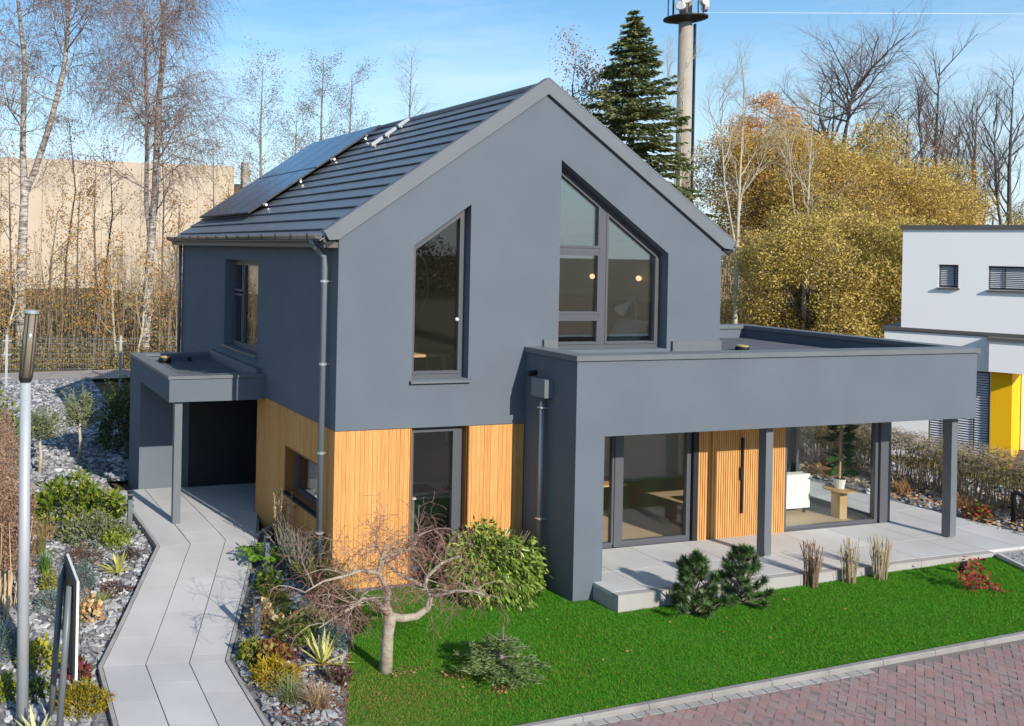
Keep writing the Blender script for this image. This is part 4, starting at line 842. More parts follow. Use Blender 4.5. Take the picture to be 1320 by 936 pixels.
kind(mb.build('brushwood', mat('brush_stems', (.17, .12, .08), .9, c2=(.3, .22, .14), scale=.5)), 'stuff')
# slender alders behind the ridge of the roof
AL = [dict(n=5, w=.1, t=.05, e=.3, k=6, f0=.25, a=45, l=.5), dict(n=4, w=.15, t=.02, e=.35, k=4, f0=.2, a=45, l=.6), dict(n=3, w=.2, t=-.02, e=.5, k=0)]
alL = leafmat('alder_leaves', [(.12, .105, .07), (.18, .155, .1), (.27, .2, .13)], .25)
for k, (x, hh, lb, bare) in enumerate(((16.1, 19.2, 'slender alder with few dark leaves, leftmost of those behind the roof', 0), (18.9, 15.5, 'short alder low behind the solar panels between two taller alders', 0), (21.0, 20.2, 'tall slender alder above the middle of the solar panels', 0), (23.4, 19.0, 'reddish brown thin tree just right of the tall alder behind the panels', 1), (28.5, 20.6, 'bare grey round crowned tree standing alone behind the roof ridge', 2))):
    y = 50; z = HB(x, y)-.2; t = tree('alder_tree' if bare != 2 else 'bare_tree', lb, 'tree', (x, y, z))
    stems_tree(t, [([(x, y, z), (x+.1, y, z+hh*.4), (x-.1, y, z+hh*.75), (x, y, z+hh)], [.17, .13, .08, .02])], 200+k, AL, greyB, twigM, 32, None if bare == 2 else alL, 5, .28, .11 if not bare else .1, start=.38 if bare != 2 else .5, l1=(2.6, 4.2), ang=(50, 75) if bare != 2 else (30, 55), topc=.6, upz=.1)
# the big conifer beside the mast
def conifer(t, X, Y, Z, Ht, rb, seed, cols, bark, nw=34, per=7, leafL=.5, dens=46, pw=.85):
    r = random.Random(seed); g = np.random.default_rng(seed); mb = MB(); mb.tube([(X, Y, Z), (X, Y, Z+Ht*.5), (X, Y, Z+Ht)], [Ht*.018, Ht*.011, .02], 9); mb.build('trunk', bark, t, True)
    P_, D_2 = [], []; lb = MB()
    for k in range(nw):
        f = .06+.94*(k/(nw-1)); zz = Z+Ht*f; rad = rb*(1-f)**pw+.12
        for j in range(per):
            if r.random() < .13 and f < .85: continue
            a = r.random()*6.283; ln = rad*r.uniform(.5, 1.2); up_ = r.uniform(-.05, .3) if f > .6 else r.uniform(-.25, .15)
            q = [Vector((X, Y, zz))]
            for s in range(1, 5):
                u_ = s/4; q.append(Vector((X+math.cos(a)*ln*u_, Y+math.sin(a)*ln*u_, zz+ln*(up_*u_-.22*u_*u_+.16*u_**3))))
            lb.tube(q, [.012*ln+.008, .01*ln+.006, .008*ln, .006*ln, .004], 3, cap=False)
            for _ in range(int(dens*ln/rb)+6):
                u_ = r.random()**.7; i = min(3, int(u_*4)); c = q[i].lerp(q[i+1], u_*4-i); sd = r.gauss(0, .13*ln*(1.1-u_)+.06)
                P_.append((c.x-math.sin(a)*sd, c.y+math.cos(a)*sd, c.z+r.uniform(-.12, .04)*leafL)); s2 = r.choice((-1, 1))
                D_2.append((math.cos(a)*.9-math.sin(a)*s2*.6, math.sin(a)*.9+math.cos(a)*s2*.6, r.uniform(-.75, .05)))
    lb.build('limbs', bark, t); leaves('crown', P_, D_2, leafL, .3, leafmat(t.name+'_needles', cols, .12), t, seed)
t = tree('conifer_tree', 'tall dark green spruce beside the concrete mast', 'tree', (33.9, 32, .8)); conifer(t, 33.9, 32, .6, 20.3, 6.3, 5, [(.08, .115, .035), (.13, .165, .05), (.18, .21, .075), (.26, .26, .11), (.11, .12, .055)], darkB, 50, 14, .33, 270, .82)
# brown leaved tree left of the spruce
BR = [dict(n=5, w=.12, t=.06, e=.3, k=7, f0=.25, a=42, l=.55), dict(n=4, w=.16, t=.02, e=.35, k=5, f0=.2, a=45, l=.6), dict(n=3, w=.2, t=0, e=.5, k=0)]
brL = leafmat('brown_leaves', [(.34, .21, .12), (.44, .29, .17), (.24, .15, .09), (.5, .36, .22)], .25)
t = tree('oak_tree', 'brown leaved tree half hidden behind the gable next to the spruce', 'tree', (34.4, 37, .8)); stems_tree(t, [([(34.4, 37, .6), (34.3, 37, 6), (34.0, 37, 11), (33.4, 37, 17.2)], [.3, .24, .15, .04])], 301, BR, darkB, twigM, 30, brL, 10, .3, .16, start=.25, l1=(3.2, 5.0), topc=.45)
# yellow and green crowns beyond the annex
def roundtree(name, label, X, Y, Ht, cr, cols, seed, nl=12000, ls=.135, bark=brownB, low=.25, trans=.35, cat='tree', holes=.0):
    z = HB(X, Y)-.15; r = random.Random(seed); g = np.random.default_rng(seed); t = tree(name, label, cat, (X, Y, z))
    mb = MB(); mb.tube([(X, Y, z), (X+r.gauss(0, .2), Y, z+Ht*.4), (X+r.gauss(0, .4), Y, z+Ht*.85)], [Ht*.022, Ht*.016, .04], 8); mb.build('trunk', bark, t, True)
    out, tips = [], []; SPq = [dict(n=5, w=.12, t=.06, e=.3, k=6, f0=.3, a=40, l=.5), dict(n=3, w=.2, t=.03, e=.3, k=0)]
    cl_ = []
    for k in range(58):       # clumps through the crown, uneven in size
        th = g.uniform(0, 6.283); u_ = g.uniform(-1, 1); rr2 = g.uniform(.35, 1)**.5
        c = Vector((X+cr*rr2*math.cos(th)*math.sqrt(1-u_*u_), Y+cr*rr2*math.sin(th)*math.sqrt(1-u_*u_), z+Ht*(low+1)/2+Ht*(1-low)/2*.88*rr2*u_)); cl_.append((c, cr*g.uniform(.18, .42)))
        b = Vector((X, Y, z+Ht*r.uniform(.15, .6))); d = (c-b); out.append((0, [b, b.lerp(c, .5)+Vector((0, 0, .05*d.length)), c], [.03+d.length*.008, .03, .012]))
        for _ in range(5): e = rv(r).normalized(); out.append((1, [c, c+e*cr*.16, c+e*cr*.3+Vector((0, 0, .1))], [.02, .013, .006]))
    limbs(out, 0, 3, (4, 3, 3, 3, 3)).build('limbs', bark, t)
    ws = np.array([s**2 for _, s in cl_]); ws /= ws.sum(); idx = g.choice(len(cl_), nl, p=ws)
    C_ = np.array([c for c, _ in cl_])[idx]; s_ = np.array([s for _, s in cl_])[idx]
    v_ = g.normal(size=(nl, 3)); v_ /= np.linalg.norm(v_, axis=1, keepdims=True); P_ = C_+v_*(s_*g.uniform(.5, 1.12, nl))[:, None]*[1, 1, .8]
    leaves('crown', P_, v_*.5+g.normal(size=(nl, 3))*.8+[0, 0, -.3], ls, .68, leafmat(t.name+'_leaf', cols, trans), t, seed); return t
yel = [(0.634, 0.427, 0.0976), (0.756, 0.537, 0.134), (0.512, 0.366, 0.0854), (0.805, 0.634, 0.244), (0.366, 0.268, 0.0854), (0.293, 0.195, 0.0854)]; ygr = [(0.586, 0.415, 0.0976), (0.732, 0.537, 0.146), (0.439, 0.342, 0.0854), (0.805, 0.634, 0.244), (0.317, 0.22, 0.0854), (0.512, 0.464, 0.0976)]; ogr = [(0.732, 0.305, 0.061), (0.83, 0.439, 0.0854), (0.549, 0.244, 0.061)]
roundtree('maple_tree', 'yellow brown tree with an orange tip standing nearest the mast', 46.2, 34, 15.2, 4.0, [(.6, .4, .09), (.7, .47, .11), (.46, .33, .08), (.72, .44, .11), (.3, .2, .08)], 401, 46000)
roundtree('maple_tree', 'orange topped tree rising behind the yellow crowns', 50.8, 38, 17.6, 2.6, ogr, 402, 12000, low=.5)
roundtree('maple_tree', 'broad golden yellow tree below the bare round crown', 51.6, 33, 14.9, 4.8, yel, 403, 62000)
roundtree('maple_tree', 'golden tree sloping down toward the white house', 57.2, 33, 13.0, 4.6, yel, 404, 56000)
roundtree('maple_tree', 'low bright yellow tree behind the white house roof', 62.2, 33, 10.6, 4.2, yel, 405, 40000)
roundtree('maple_tree', 'small olive brown tree at the right edge above the white house', 68.5, 34, 10.2, 3.2, [(.34, .25, .05), (.44, .3, .06), (.22, .2, .05)], 406, 8000)
roundtree('maple_tree', 'ochre tree filling the gap behind the pale slim trees', 45.5, 29, 12.0, 4.2, [(.56, .38, .1), (.66, .46, .13), (.42, .3, .09), (.32, .21, .09)], 409, 40000, low=.1)
roundtree('hazel_tree', 'yellow green hazel in full leaf behind the annex roof', 30.5, 17.0, 8.2, 3.1, ygr, 407, 60000, ls=.105, low=.05)
roundtree('hazel_tree', 'green and yellow hazel beside the white house wall', 33.8, 14.5, 7.2, 2.6, [(.6, .46, .1), (.44, .38, .09), (.74, .58, .18), (.3, .21, .07)], 408, 42000, ls=.105, low=.05)
def brown(g):
    x = g.uniform(18, 44); y = 20+(x-20)*.18+g.uniform(0, 9); z0 = HB(x, y); return (x, y, z0+g.uniform(0, 1)**1.3*(3.4+2.2*math.sin(x*.9+y*.5)+1.2*math.sin(x*2.3)))
thicket('brown_thicket', '', 48000, brown, [(.3, .19, .09), (.4, .27, .12), (.2, .14, .07), (.5, .36, .12), (.36, .31, .08), (.12, .08, .05)], .15, 41)
def farwood(g):
    x = g.uniform(-70, 260); y = g.uniform(75, 100); return (x, y+27, .5+g.uniform(0, 1)*(8+2.5*math.sin(x*.21)+1.5*math.sin(x*.6+y)))
thicket('distant_wood', '', 45000, farwood, [(.13, .095, .07), (.18, .13, .09), (.1, .08, .06)], .75, 42)
g = np.random.default_rng(43); mb = MB()
for _ in range(700):
    x = g.uniform(17, 44); y = 19.5+(x-20)*.18+g.uniform(0, 8); z = HB(x, y); h_ = g.uniform(2, 7); b = g.normal()*.8
    mb.tube([(x, y, z), (x+b*.4, y+g.normal()*.2, z+h_*.5), (x+b, y, z+h_)], [.03, .02, .008], 3, cap=False)
kind(mb.build('thicket_stems', mat('thicket_bark', (.22, .16, .1), .9, c2=(.36, .28, .18), scale=.5)), 'stuff')
# bare trees against the sky
BT = [dict(n=6, w=.12, t=.07, e=.3, k=7, f0=.25, a=40, l=.55), dict(n=4, w=.16, t=.05, e=.35, k=6, f0=.2, a=42, l=.58), dict(n=4, w=.18, t=.04, e=.4, k=4, f0=.2, a=40, l=.55), dict(n=3, w=.2, t=.02, e=.6, k=0)]
t = tree('bare_tree', 'bare dark tree with a wide round crown above the yellow trees', 'tree', (67.0, 45, .8)); stems_tree(t, [([(67.6, 45, .6), (67.2, 45, 8), (66.6, 45, 14), (65.2, 45.3, 18)], [.4, .34, .26, .1]), ([(66.9, 45, 12.5), (67.6, 45, 16.5), (68.6, 45, 21)], [.2, .15, .04])], 501, BT, darkB, twigM, 14, start=.6, l1=(5.5, 8.5), ang=(35, 75), topc=.25, brad=.048)
ST = [dict(n=6, w=.09, t=.11, e=.25, k=8, f0=.25, a=34, l=.5), dict(n=4, w=.13, t=.09, e=.35, k=6, f0=.2, a=36, l=.55), dict(n=3, w=.15, t=.05, e=.5, k=0)]
for k, (x, y, hh, lb) in enumerate(((70.5, 42, 18.2, 'bare dark tree of steep limbs, first right of the round crown'), (74.0, 42, 22.5, 'bare dark tree of steep limbs, tallest above the white house'), (78.6, 42, 19.5, 'bare dark tree of steep limbs between the tallest one and the picture edge'), (83.0, 42, 21.5, 'bare dark tree of steep limbs at the right picture edge'))):
    t = tree('bare_tree', lb, 'tree', (x, y, .8)); stems_tree(t, [([(x, y, .6), (x+.3, y, hh*.35), (x+.1, y, hh*.65), (x+.4, y, hh)], [.25, .2, .13, .02]), ([(x+.2, y, hh*.25), (x-1.2, y, hh*.5), (x-2.0, y, hh*.85)], [.14, .1, .02])], 510+k, ST, darkB, twigM, 17, start=.3, l1=(4, 7.5), ang=(20, 42), topc=.45, brad=.042)
t = tree('bare_tree', 'reddish purple fine twigged tree between the golden trees and the dark bare trees', 'tree', (66, 38, .8)); stems_tree(t, [([(66, 38, .6), (66, 38, 6), (66.2, 38, 11), (66.2, 38, 14)], [.25, .2, .12, .04])], 520, BT, twigM, twigM, 15, brL, 1, .2, .16, start=.3, l1=(3.5, 5), topc=.4)
slimM = mat('slim_twigs', (.28, .23, .16), .9, c2=(.4, .34, .24), scale=.6)
for k, (x, y, hh, lb, ls_) in enumerate(((27.4, 18, 12.8, 'pale barked slim tree just right of the gable end', .5), (30.2, 17.0, 11.4, 'pale barked slim tree rising over the middle of the annex roof', .48), (39.5, 34, 18.5, 'very thin bare tree between the mast and the yellow trees', .4))):
    z = HB(x, y)-.1; t = tree('slim_tree', lb, 'tree', (x, y, z)); stems_tree(t, [([(x, y, z), (x+.05, y, z+hh*.35), (x+.1, y, z+hh*.6), (x+.3, y, z+hh)], [.11, .09, .06, .012]), ([(x+.05, y, z+hh*.42), (x-.7, y, z+hh*.65), (x-1.1, y, z+hh*.95)], [.05, .035, .01])], 530+k, ST, paleB, slimM, 8, start=ls_, l1=(2.2, 3.6), ang=(20, 45), topc=.4, brad=.045)
# ------------------------------------------------------------------ garden plants
GREEN = [(.05, .1, .015), (.08, .15, .02), (.11, .19, .03), (.04, .08, .015)]
def shell(g, n, rx_, ry_, h_, deep=.35, low=0):
    th = g.uniform(0, 6.283, n); u_ = g.uniform(low, 1, n); k = g.uniform(deep, 1, n)**.5
    rr2 = np.sqrt(np.maximum(1-u_*u_, 0)); lump = 1+.18*np.sin(th*3+u_*5)+.1*np.sin(th*7-u_*9)
    return np.column_stack([rx_*k*rr2*np.cos(th)*lump, ry_*k*rr2*np.sin(th)*lump, h_*k*u_*lump]), np.column_stack([rr2*np.cos(th), rr2*np.sin(th), u_])
def mound(name, label, cat, x, y, rx_, h_, n, ls, W, cols, seed, ry_=None, dirk=.7, trans=.3, stemc=None, group=None, low=.02, rough=.5):
    z = H(x, y); t = thing(name, label, cat, (x, y, z), 0, group); g = np.random.default_rng(seed); ry_ = ry_ or rx_
    P_, N_2 = shell(g, n, rx_, ry_, h_, low=low); leaves('foliage', P_+[x, y, z+.01], N_2*dirk+g.normal(size=(n, 3))*.5, ls, W, leafmat(name+'_leaf', cols, trans, rough), t, seed)
    mb = MB(); r = random.Random(seed)
    for _ in range(9):
        a = r.random()*6.283; q = r.uniform(.3, .8); mb.tube([(x, y, z-.02), (x+math.cos(a)*rx_*q*.5, y+math.sin(a)*ry_*q*.5, z+h_*.4), (x+math.cos(a)*rx_*q, y+math.sin(a)*ry_*q, z+h_*.75)], [.012, .009, .005], 4, cap=False)
    mb.build('stem', stemc or brownB, t); return t
def tuft(name, label, cat, x, y, n, ln, spread, cols, seed, wd=.012, droop=.5, up_=1.0, group=None, trans=.25):
    """grass-like blades bending outwards"""
    z = H(x, y); g = np.random.default_rng(seed); V_, F_ = [], []
    for k in range(n):
        a = g.uniform(0, 6.283); q = g.uniform(0, 1)**.6*spread; L_ = ln*g.uniform(.6, 1.1); o = g.normal(size=2)*spread*.22; w_ = wd*g.uniform(.6, 1.2); sx, sy = -math.sin(a)*w_, math.cos(a)*w_; b = len(V_)
        for s in (0, .4, .75, 1):
            rr2 = q*(s+.4*s*s); hh = L_*up_*(s-droop*.45*s*s*(q/spread)); px, py = x+o[0]+math.cos(a)*rr2, y+o[1]+math.sin(a)*rr2; k2 = (1-s*.85)
            V_ += [(px-sx*k2, py-sy*k2, z+hh), (px+sx*k2, py+sy*k2, z+hh)]
        F_ += [(b+i, b+i+1, b+i+3, b+i+2) for i in (0, 2, 4)]
    t = thing(name, label, cat, (x, y, z), 0, group)
    npmesh('blades', np.array(V_), np.array(F_), leafmat(name+'_blade', cols, trans), t); return t
def yucca(label, x, y, ln, n, seed, cols, group='yellow striped yuccas in the gravel'):
    z = H(x, y)+.02; t = thing('yucca_plant', label, 'yucca', (x, y, z), 0, group); r = random.Random(seed); mt = leafmat('yucca_leaf_tone', cols, .25)
    for k in range(n):
        a = 6.283*k/n*2.6+r.uniform(-.3, .3); el = R(r.uniform(12, 72)); L_ = ln*r.uniform(.75, 1.1); d = Vector((math.cos(a)*math.cos(el), math.sin(a)*math.cos(el), math.sin(el))); sd = Vector((-math.sin(a), math.cos(a), 0)); u_ = sd.cross(d)
        mb = MB(); pr_ = None; b = 0
        for s, w_ in ((0, .018), (.35, .03), (.7, .022), (1, .002)):
            c = Vector((x, y, z))+d*L_*s-Vector((0, 0, .25*L_*s*s*(1-math.sin(el)))); mb.v += [tuple(c-sd*w_), tuple(c-u_*w_*.35), tuple(c+sd*w_)]
        for i in range(3): o = i*3; mb.f += [(o, o+1, o+4, o+3), (o+1, o+2, o+5, o+4)]
        mb.build('leaf', mt, t, True)
    return t
YC = [(.62, .55, .12), (.7, .66, .22), (.45, .45, .08), (.75, .7, .35)]
# left bed
mound('laurel_bush', 'large rounded bush of glossy yellow green leaves in the left gravel bed', 'bush', -3.62, 4.75, .98, .78, 1500, .15, .42, [(.09, .15, .015), (.15, .21, .02), (.3, .32, .04), (.05, .1, .012), (.2, .26, .03)], 1, 1.1, trans=.25, rough=.35)
mound('thyme_mound', 'loose grey green flowering mound in front of the glossy bush', 'bush', -3.42, 3.35, .72, .42, 2600, .075, .4, [(.16, .19, .08), (.22, .25, .13), (.3, .33, .22), (.12, .15, .05), (.33, .36, .08)], 2, .62)
mound('boxwood', 'small bright lime green shrub beside the left bollard light', 'shrub', -3.12, 2.95, .26, .26, 360, .07, .6, [(.25, .32, .03), (.33, .38, .05), (.16, .24, .02)], 3)
mound('heather', 'russet brown heather cushion above the sign board', 'heather', -3.8, 2.3, .34, .26, 800, .06, .25, [(.16, .07, .05), (.24, .12, .09), (.1, .06, .04), (.2, .15, .08)], 4)
mound('heather', 'small very dark brown cushion plant close to the path edge', 'heather', -2.98, 2.22, .2, .17, 420, .05, .3, [(.06, .035, .03), (.09, .05, .045)], 5)
yucca('yellow striped yucca near the path above the small olive rosette', -3.3, 1.66, .42, 18, 6, YC)
mound('dwarf_pine', 'blue grey upright dwarf conifer right above the sign board', 'dwarf conifer', -3.95, 1.25, .22, .42, 900, .07, .18, [(.1, .17, .15), (.15, .23, .21), (.07, .12, .1)], 7)
tuft('grass_tuft', 'fresh green upright grass tuft beside the brown hedge', 'grass tuft', -4.5, 2.05, 170, .5, .16, [(.1, .2, .03), (.14, .26, .05), (.2, .28, .06)], 8, .006, .3)
mound('boxwood', 'tiny yellow green cone shaped shrub left of the sign board', 'shrub', -4.5, 1.35, .15, .32, 380, .06, .4, [(.3, .33, .03), (.4, .4, .05), (.2, .27, .03)], 9)
mound('lavender', 'pale blue grey cushion left of the sign board', 'cushion plant', -4.55, .65, .28, .28, 700, .07, .2, [(.18, .24, .22), (.25, .31, .29), (.13, .18, .15)], 10)
mound('chrysanthemum', 'cream and amber flower cluster behind the sign board', 'flowers', -4.05, .2, .22, .34, 170, .1, .8, [(.8, .6, .3), (.7, .4, .12), (.85, .72, .45), (.4, .15, .04)], 11)
tuft('sedge_tuft', 'small olive rosette in open gravel below the upper yucca', 'rosette', -3.75, .62, 60, .2, .2, [(.2, .22, .04), (.32, .32, .08)], 12, .012, .6)
mound('sedum', 'flat dark reddish brown patch near the path below the upper yucca', 'ground cover', -3.45, 1.05, .3, .06, 420, .05, .5, [(.12, .05, .045), (.18, .09, .08), (.09, .05, .04)], 13)
tuft('reed_column', 'narrow olive column plant hidden behind the sign board', 'column plant', -4.32, -.55, 110, .72, .1, [(.13, .14, .02), (.2, .2, .03)], 14, .008, .1)
mound('spurge', 'lime and yellow spurge between lamp post and sign posts', 'spurge', -4.9, -1.0, .3, .32, 420, .09, .5, [(.14, .19, .02), (.36, .38, .04), (.5, .46, .03), (.09, .13, .02)], 15)
mound('dwarf_spruce', 'low blue green dwarf spruce left of the lamp post', 'dwarf conifer', -5.45, -.45, .42, .34, 1500, .08, .16, [(.1, .17, .14), (.14, .22, .19), (.06, .1, .08)], 16)
mound('coral_bells', 'dark red leaved plant at the foot of the sign board', 'coral bells', -4.42, -1.5, .2, .2, 130, .1, .8, [(.16, .03, .04), (.24, .06, .06), (.1, .1, .03)], 17)
mound('spurge', 'small lime green shrub left of the lamp post at the lower edge', 'spurge', -5.38, -1.75, .22, .24, 330, .08, .5, [(.22, .27, .03), (.32, .35, .05), (.12, .17, .02)], 18)
mound('boxwood', 'dark green low shrub between lamp post and sign posts below the spurge', 'shrub', -4.98, -1.82, .22, .16, 380, .06, .5, [(.05, .09, .02), (.1, .15, .03), (.2, .22, .06)], 19)
mound('golden_thuja', 'golden yellow dwarf thuja beside the lower path bend', 'dwarf conifer', -4.47, -2.35, .34, .28, 1900, .07, .25, [(.36, .27, .02), (.45, .34, .03), (.24, .2, .02), (.16, .15, .02)], 20, .28)
yucca('pale yucca at the lower left picture edge behind the lamp post', -5.1, -2.95, .4, 16, 21, [(.6, .58, .25), (.7, .68, .4), (.5, .45, .1)])
tuft('dry_grass', 'dry tan grass tuft at the corner of the brown hedge', 'grass tuft', -4.3, 3.75, 130, .42, .3, [(.4, .27, .13), (.5, .36, .2), (.3, .2, .1)], 22, .008, .6)
tuft('dry_grass', 'narrow olive grass at the foot of the brown hedge', 'grass tuft', -4.5, 2.85, 120, .5, .14, [(.2, .17, .06), (.28, .22, .08)], 23, .007, .4)
# right bed
def fern(x, y, seed, label):
    z = H(x, y); t = thing('fern', label, 'fern', (x, y, z)); r = random.Random(seed); g = np.random.default_rng(seed); mt = leafmat('fern_leaf', [(.13, .26, .02), (.2, .36, .04), (.28, .42, .06)], .4)
    for k in range(13):
        a = 6.283*k/13+r.uniform(-.2, .2); L_ = r.uniform(.38, .55); P_, D_2 = [], []
        for s in np.linspace(.1, 1, 16):
            c = (x+math.cos(a)*L_*s, y+math.sin(a)*L_*s, z+.55*L_*(1.9*s-1.35*s*s)+.12)
            for q in (-1, 1): P_.append(c); D_2.append((math.cos(a)*.5-q*math.sin(a), math.sin(a)*.5+q*math.cos(a), -.15))
        leaves('frond', P_, D_2, .15*np.repeat(np.sin(np.linspace(.5, 2.9, 16)), 2)+.02, .35, mt, t, seed+k)
fern(-.72, 1.25, 30, 'bright green fern beside the upper right bollard light')
tuft('dry_grass', 'dark dry grass clump against the timber side wall', 'grass tuft', -.12, 2.35, 150, .5, .28, [(.08, .05, .035), (.14, .09, .06)], 31, .007, .4)
def stemmy(name, label, cat, x, y, h_, sp, n, cols, lcols, nl, seed, ls=.07, bark=None):
    z = H(x, y); t = thing(name, label, cat, (x, y, z)); r = random.Random(seed); g = np.random.default_rng(seed); mb = MB(); P_ = []
    for k in range(n):
        a = r.random()*6.283; q = r.uniform(.15, 1)*sp; p = [(x+r.gauss(0, .04), y+r.gauss(0, .04), z-.03)]
        for s in (.35, .7, 1): p.append((x+math.cos(a)*q*s+r.gauss(0, .03), y+math.sin(a)*q*s+r.gauss(0, .03), z+h_*s*r.uniform(.75, 1.05)))
        mb.tube(p, [.011, .008, .006, .003], 4, cap=False)
        for _ in range(nl): i = r.choice((1, 2, 2)); w_ = r.random(); P_.append([p[i][j]+(p[i+1][j]-p[i][j])*w_ for j in range(3)])
    mb.build('stem', cols if not isinstance(cols, list) else leafmat(name+'_stem', cols, 0), t)
    if P_: leaves('foliage', P_, g.normal(size=(len(P_), 3))+[0, 0, .4], ls, .5, leafmat(name+'_leaf', lcols, .3), t, seed)
    return t
straw = mat('straw_stems', (.42, .3, .17), .9, c2=(.55, .42, .26), scale=6)
stemmy('beech_sprout', 'tall beige leaved stems beside the downpipe at the timber wall', 'shrub', .02-.25, 1.75, 1.25, .3, 26, straw, [(.55, .42, .2), (.65, .52, .3), (.45, .33, .12)], 9, 32)
stemmy('twiggy_shrub', 'tangled bare twiggy shrub at the house corner', 'shrub', -.35, .6, .95, .75, 80, greyB, [(.2, .19, .1), (.3, .26, .16), (.14, .15, .07)], 5, 33, .06)
stemmy('broom', 'loose olive broom of fine shoots at the house corner', 'shrub', -.22, .0, .62, .6, 110, [(.2, .19, .06), (.3, .26, .1), (.15, .15, .05)], [(.2, .2, .06), (.14, .15, .04)], 5, 34, .06)
mound('boxwood', 'small dark leaved shrub between the two right bollard lights', 'shrub', -.98, .42, .22, .34, 330, .08, .6, [(.05, .1, .015), (.1, .17, .02), (.25, .3, .05)], 35)
mound('moss_cypress', 'olive feathery dwarf cypress between the two right bollard lights', 'dwarf conifer', -1.15, -.2, .3, .3, 1500, .08, .16, [(.16, .16, .02), (.22, .21, .03), (.1, .12, .02)], 36)
mound('chrysanthemum', 'cream yellow flower cluster at the lower right bollard light', 'flowers', -1.5, -.85, .26, .34, 150, .11, .8, [(.8, .65, .25), (.85, .75, .42), (.6, .35, .08), (.3, .15, .05)], 37)
mound('spurge', 'lime green spurge mound right of the lower bollard light', 'spurge', -1.27, -1.4, .27, .32, 420, .11, .35, [(.22, .29, .04), (.33, .38, .07), (.14, .2, .03), (.42, .42, .1)], 38)
mound('spurge', 'lime green spurge mound nearest the lawn edge', 'spurge', -.86, -1.15, .27, .34, 420, .11, .35, [(.2, .28, .05), (.3, .36, .08), (.13, .19, .03)], 39)
mound('dwarf_spruce', 'blue green dwarf conifer above the striped yucca at the lawn edge', 'dwarf conifer', -.72, -1.66, .25, .3, 1100, .08, .16, [(.11, .19, .17), (.16, .25, .22), (.07, .12, .1)], 40)
yucca('large yellow striped yucca at the lawn edge in the right bed', -1.12, -2.2, .52, 26, 41, YC)
mound('coral_bells', 'red and lime leaved plant beside the lower path bend', 'coral bells', -1.72, -1.85, .26, .24, 200, .11, .75, [(.2, .04, .035), (.3, .09, .05), (.3, .28, .05), (.12, .03, .03)], 42)
mound('boxwood', 'yellow green small shrub touching the path at its lower bend', 'shrub', -1.98, -1.75, .2, .26, 260, .09, .6, [(.22, .24, .03), (.3, .3, .04), (.12, .16, .02)], 43)
mound('golden_thuja', 'golden dwarf thuja in the right bed above the grass tuft', 'dwarf conifer', -1.9, -2.42, .33, .26, 1900, .07, .25, [(.4, .28, .02), (.5, .36, .03), (.26, .2, .02)], 44)
tuft('sedge_tuft', 'green and cream arching sedge tuft in the lower right bed', 'grass tuft', -1.88, -2.98, 160, .38, .3, [(.14, .19, .06), (.3, .32, .16), (.22, .25, .08)], 45, .008, .8)
tuft('dry_grass', 'tan dried grass mop in the lower right bed beside the sedge', 'grass tuft', -1.62, -3.25, 260, .36, .26, [(.42, .28, .15), (.55, .4, .24), (.3, .19, .09)], 46, .006, .8)
stemmy('heather_twigs', 'dark brown wispy twigs on the bark mulch', 'heather', -1.12, -2.8, .26, .24, 50, [(.09, .05, .04), (.14, .08, .06)], [(.1, .05, .04), (.16, .08, .06)], 5, 47, .05)
tuft('sedge_tuft', 'dark green fine tuft above the lime spurges', 'grass tuft', -.95, -.62, 130, .28, .22, [(.05, .09, .02), (.09, .14, .03)], 48, .006, .6)
mound('moss_cypress', 'soft dark olive conifer where lawn and timber corner meet', 'dwarf conifer', -.22, -.85, .3, .42, 1500, .1, .14, [(.08, .09, .02), (.13, .13, .03), (.05, .06, .02)], 49)
mound('moss_cypress', 'low ochre green conifer along the timber wall foot', 'dwarf conifer', -.18, -.3, .3, .36, 1000, .1, .14, [(.15, .14, .03), (.22, .19, .05)], 50)

g = np.random.default_rng(58); q = []
for _ in range(5200):
    x, y = g.uniform(-6.3, 0), g.uniform(-4.2, 6.5)
    if (inpoly(x, y, BL2) or inpoly(x, y, BEDR)) and math.sin(x*3.1+y*1.3)+math.sin(y*2.7-x)+g.normal()*.6 > .9: q.append((x, y, H(x, y)+g.uniform(.02, .075)))
kind(leaves('bed_litter', q, g.normal(size=(len(q), 3))*[1, 1, .35], .05, .5, leafmat('bed_litter_leaf', [(.2, .12, .06), (.32, .2, .1), (.42, .3, .16), (.14, .09, .05), (.24, .2, .07)], .1), seed=59), 'stuff')
# rhododendron with large leaves, each of the largest a part
z = H(2.6, -.55); t = thing('rhododendron', 'large rounded evergreen bush with long glossy leaves before the timber wall', 'bush', (2.65, -.5, z)); g = np.random.default_rng(51)
P_, N_2 = shell(g, 6400, 1.0, .8, 1.0, deep=.3, low=.02)
P_ += [2.62, -.52, z]; lm = leafmat('rhododendron_leaf', [(.08, .14, .02), (.13, .21, .028), (.19, .28, .04), (.27, .36, .06), (.36, .42, .1)], .22, .32, .4)
Dv = N_2*.6+np.array([0, 0, -.65])+g.normal(size=P_.shape)*.32
o_ = np.argsort(-(N_2[:, 1]*-1+N_2[:, 2]*.6)+g.uniform(0, .8, len(P_)))
leaves('foliage', P_[o_[280:]], Dv[o_[280:]], .125, .32, lm, t, 52, .25)
lme = []
for k in range(5):
    lq = leaves('leaf', [(0, 0, 0)], [(1, 0, 0)], .14, .32, lm, None, 60+k, .3); lme.append(lq.data); bpy.data.objects.remove(lq)
for i in o_[:280]:
    o = bpy.data.objects.new('leaf', lme[i % 5]); col.objects.link(o); d = Vector(Dv[i]).normalized(); o.parent = t; o.matrix_parent_inverse = t.matrix_basis.inverted()
    o.rotation_mode = 'QUATERNION'; o.rotation_quaternion = d.to_track_quat('X', 'Z'); o.location = P_[i]
mb = MB(); r = random.Random(5)
